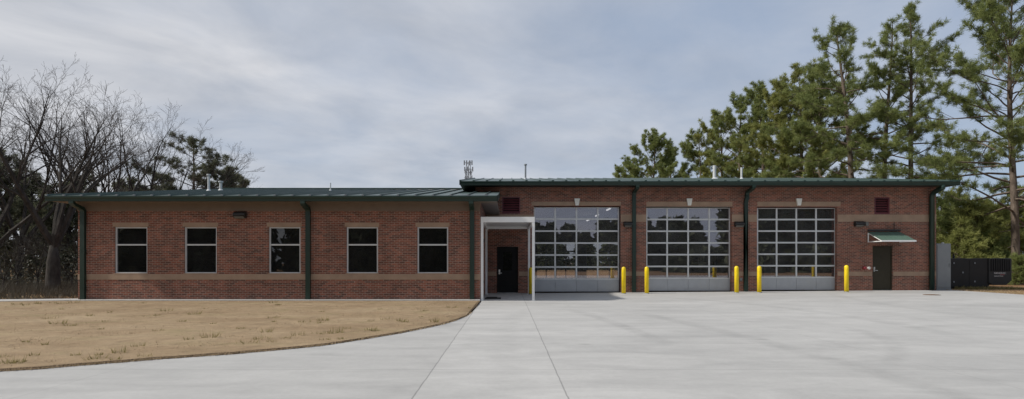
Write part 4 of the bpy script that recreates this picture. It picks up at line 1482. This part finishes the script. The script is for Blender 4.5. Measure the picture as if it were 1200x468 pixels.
bares = [
    (-22, 36, 48, 0.28, 0.80, 5, 0.15, 'bare tree at the far left edge reaching right with its limbs', 201, (2.0, 0)),
    (22, 39, 56, 0.25, 0.70, 5, 0.20, 'tall bare tree with leaning trunk, second from the left picture edge', 202, (0.6, 0)),
    (62, 31, 74, 0.33, 0.78, 5, 0.22, 'bare tree with thick knotted low trunk just left of the brick corner', 203, (0.2, 0)),
    (78, 45, 88, 0.20, 0.62, 4, 0.25, 'bare tree standing behind the knotted trunk, left of the vase shaped one', 204, (0.6, 0)),
    (114, 40, 90, 0.23, 0.85, 6, 0.24, 'vase shaped bare tree rising above the left corner of the wing roof', 205, (0.4, 0)),
    (152, 46, 94, 0.22, 0.82, 6, 0.22, 'spreading bare tree between the vase shaped tree and the flat-topped pine', 206, (0.4, 0)),
    (188, 50, 130, 0.18, 0.74, 5, 0.25, 'smaller bare tree directly left of the flat-topped pine', 207, (0.8, 0)),
]
for px, D, pt, r0, sp_, fk, fh, lb, sd, ln in bares:
    x, y = at(px, D)
    bare_tree(lb, x, y, Z(pt, D) * 0.97, sd, r0, sp_, fk, fh, ln)

# dark evergreen understorey at the left
G_U = 'dark evergreens in the understorey at left'
under = [
    (-18, 40, 196, 3.0, 'dark evergreen cut by the left picture edge under the bare trees'),
    (8, 44, 188, 2.6, 'tallest dark evergreen of the understorey near the left edge'),
    (36, 48, 214, 2.8, 'dark evergreen between the left edge and the knotted trunk'),
    (52, 52, 226, 2.8, 'dark evergreen just left of the knotted trunk'),
    (80, 44, 222, 2.4, 'dark evergreen between knotted trunk and brick corner'),
    (96, 54, 216, 2.8, 'dark evergreen half hidden behind the left brick corner'),
]
for i, (px, D, pt, sp_, lb) in enumerate(under):
    x, y = at(px, D)
    pine(lb, x, y, Z(pt, D), 0.2, sp_, 300 + i, limbs=40, mat='needles_dark', group=G_U, name='dark_evergreen', tuft=0.36, per=24, dens=1.25, prof=0.4, r0=0.16, low=0.9, width=0.05, bark='grey_bark')
# brushy saplings in front of them
for i, (px, D, pt, lb) in enumerate(((20, 34, 250, 'thin grey sapling low in front of the left evergreens'), (44, 33, 262, 'short brushy sapling left of the knotted trunk'), (84, 33, 258, 'thin sapling between knotted trunk and brick corner'), (4, 32, 270, 'brushy sapling at the left picture edge'))):
    x, y = at(px, D)
    bare_tree(lb, x, y, Z(pt, D), 400 + i, 0.06, 0.5, 4, 0.2, levels=4, group='saplings in the left understorey', name='sapling', twig_r=0.008)

# ------------------------------------------------------------------ woods: one far mass behind everything, one across the road behind the viewer
def wood(name, boxes, n, leaf, seed, step=3.5, mat_='wood_mass'):
    rg = np.random.default_rng(seed)
    Vs, T = [], []
    tot = sum(b_[6] for b_ in boxes)
    for x0, x1, y0, y1, h0, h1, wgt in boxes:
        m_ = int(n * wgt / tot)
        ntree = max(3, int((x1 - x0) / step))
        tx, ty, th = rg.uniform(x0, x1, ntree), rg.uniform(y0, y1, ntree), rg.uniform(h0, h1, ntree)
        k = rg.integers(0, ntree, m_)
        f = rg.uniform(0.0, 1, m_)
        rad = 2.6 * np.sqrt(np.clip(1.02 - f, 0, 1)) * rg.uniform(0.1, 1, m_) ** 0.5 + 0.2
        az = rg.uniform(0, 6.28, m_)
        c_ = np.stack([tx[k] + np.cos(az) * rad, ty[k] + np.sin(az) * rad, th[k] * f], 1)
        a_ = rg.normal(size=(m_, 3)); a_ /= np.linalg.norm(a_, axis=1, keepdims=True)
        b_ = np.cross(a_, rg.normal(size=(m_, 3))); b_ /= np.linalg.norm(b_, axis=1, keepdims=True)
        s_ = rg.uniform(0.5, 1.2, (m_, 1)) * leaf
        Vs.append(np.stack([c_ - a_ * s_, c_ + b_ * s_ * 0.6, c_ + a_ * s_, c_ - b_ * s_ * 0.6], 1).reshape(-1, 3))
        T.append(rg.uniform(0, 1, m_))
    o_ = np_mesh(name, np.concatenate(Vs), 4, M[mat_], None, np.concatenate(T))
    return tag(o_, kind='stuff')


wood('undergrowth', [(-50, -21, 34, 54, 0.6, 3.4, 4), (-21.0, -15, 40, 54, 0.8, 3.2, 1)], 38000, 0.085, 503, 0.3, 'undergrowth')
wood('far_wood', [(-150, -45, 110, 130, 5, 8, 2), (30, 150, 90, 115, 7, 11, 3), (-45, 40, 120, 140, 5, 8, 2)], 42000, 0.55, 501)
wood('roadside_wood', [(-110, 0, -50, -42, 11, 15, 5), (0, 20, -55, -50, 6.5, 9.2, 1.2), (20, 37, -55, -50, 7.5, 9.6, 1.2), (38, 110, -50, -42, 13, 18, 4.5), (26, 80, -40, -30, 1.5, 4, 1.2)], 110000, 1.0, 502, 0.8)

# ------------------------------------------------------------------ grass and weeds
rg = np.random.default_rng(900)


def blades(cx_, cy_, n_each, r_, h_, w_, m_, name, base=0.03):
    n = len(cx_)
    X_ = np.repeat(cx_, n_each); Y_ = np.repeat(cy_, n_each); R_ = np.repeat(r_, n_each); Hh = np.repeat(h_, n_each)
    az = rg.uniform(0, 6.28, len(X_)); rr = R_ * np.sqrt(rg.uniform(0, 1, len(X_)))
    b0 = np.stack([X_ + np.cos(az) * rr, Y_ + np.sin(az) * rr, np.full(len(X_), base - 0.012)], 1)
    d = np.stack([np.cos(az) * rg.uniform(0, 0.9, len(X_)), np.sin(az) * rg.uniform(0, 0.9, len(X_)), np.ones(len(X_))], 1)
    tip = b0 + d * (Hh * rg.uniform(0.5, 1.2, len(X_)))[:, None]
    sd = np.stack([np.sin(az + rg.normal(size=len(az))), np.cos(az), np.zeros(len(az))], 1) * w_
    V = np.stack([b0 - sd, b0 + sd, tip], 1).reshape(-1, 3)
    return tag(np_mesh(name, V, 3, m_, None, rg.uniform(0, 1, len(X_))), kind='stuff')


def in_lawn(x, y):
    ee = np.interp(x, ex, ey)
    return (y > ee + 0.06) & (y < CURB - 0.03) & (x < ex[-1] - 0.1)


# dry brush under the trees beyond the path
cx_, cy_ = rg.uniform(-34, -16.6, 5000), 23.5 + 16 * rg.uniform(0, 1, 5000) ** 1.3
k = (cx_ < -17.3 - 0.10 * (cy_ - 23)) | (cy_ > 37)
k &= cy_ > np.interp(cx_, [-60, -16.36], [CURB - 7.7, CURB + 1.5])
cx_, cy_ = cx_[k], cy_[k]
blades(cx_, cy_, 9, np.full(len(cx_), 0.35), rg.uniform(0.1, 0.55, len(cx_)) * np.clip((cy_ - 22) / 6, 0.3, 1.3), 0.008, M['brush'], 'dry_brush', -0.05)
# dead blades all over, flat and short
cx_, cy_ = rg.uniform(-20, -1.2, 30000), rg.uniform(7.4, 22.2, 30000)
k = in_lawn(cx_, cy_)
k &= rg.uniform(0, 1, len(k)) < 0.35 + 0.65 * (np.sin(cx_ * 1.3 + cy_ * 2.1) * np.sin(cy_ * 1.9 - cx_ * 0.4) > -0.2)
cx_, cy_ = cx_[k], cy_[k]
blades(cx_, cy_, 2, np.full(len(cx_), 0.05), np.full(len(cx_), 0.024), 0.007, M['dead_grass'], 'dead_grass')
# crumbs of soil and straw spilling over the paving edge
sx = rg.uniform(-19, ex[-1], 5200); sy = np.interp(sx, ex, ey) + rg.normal(size=5200) * 0.035 - 0.015
blades(sx, sy, 2, np.full(5200, 0.03), np.full(5200, 0.03), 0.010, M['dead_grass'], 'edge_straw', 0.02)
# tufts of green weeds
wpx = [(60, 375), (68, 381), (18, 428), (5, 428), (110, 423), (140, 415), (162, 408), (290, 404), (305, 399), (350, 395), (378, 393), (395, 392), (312, 391), (433, 389), (470, 378), (455, 376), (475, 379),
       (380, 377), (357, 379), (320, 374), (247, 397), (228, 370), (195, 366), (530, 362), (510, 379), (105, 372), (60, 356), (85, 356), (320, 356), (248, 353.6), (30, 359), (45, 357), (20, 358), (72, 357)]
wx = []; wy = []; wr = []; wh = []
for px, py in wpx:
    D = EYE * F / (py - HY)
    wx.append(X(px, D)); wy.append(D); wr.append(rg.uniform(0.08, 0.22)); wh.append(rg.uniform(0.08, 0.17))
for i in range(60):
    px, py = rg.uniform(0, 560), rg.uniform(355, 432)
    D = EYE * F / (py - HY)
    wx.append(X(px, D)); wy.append(D); wr.append(rg.uniform(0.04, 0.12)); wh.append(rg.uniform(0.04, 0.09))
wx, wy, wr, wh = map(np.array, (wx, wy, wr, wh))
k = in_lawn(wx, wy)
blades(wx[k], wy[k], 34, wr[k], wh[k] * 0.85, 0.006, M['grass'], 'weeds')
# verge round the generator
cx_, cy_ = rg.uniform(21.2, 34, 3400), rg.uniform(22.5, 30.2, 3400)
k = cx_ > np.interp(cy_, rx, rv) + 0.1
blades(cx_[k], cy_[k], 3, np.full(k.sum(), 0.10), rg.uniform(0.03, 0.08, k.sum()), 0.012, M['dead_grass'], 'verge_grass', 0.12)
cx_, cy_ = rg.uniform(22.6, 26.4, 60), rg.uniform(29.6, 30.35, 60)
blades(cx_, cy_, 26, np.full(60, 0.16), rg.uniform(0.06, 0.2, 60), 0.012, M['grass'], 'verge_weeds', 0.12)
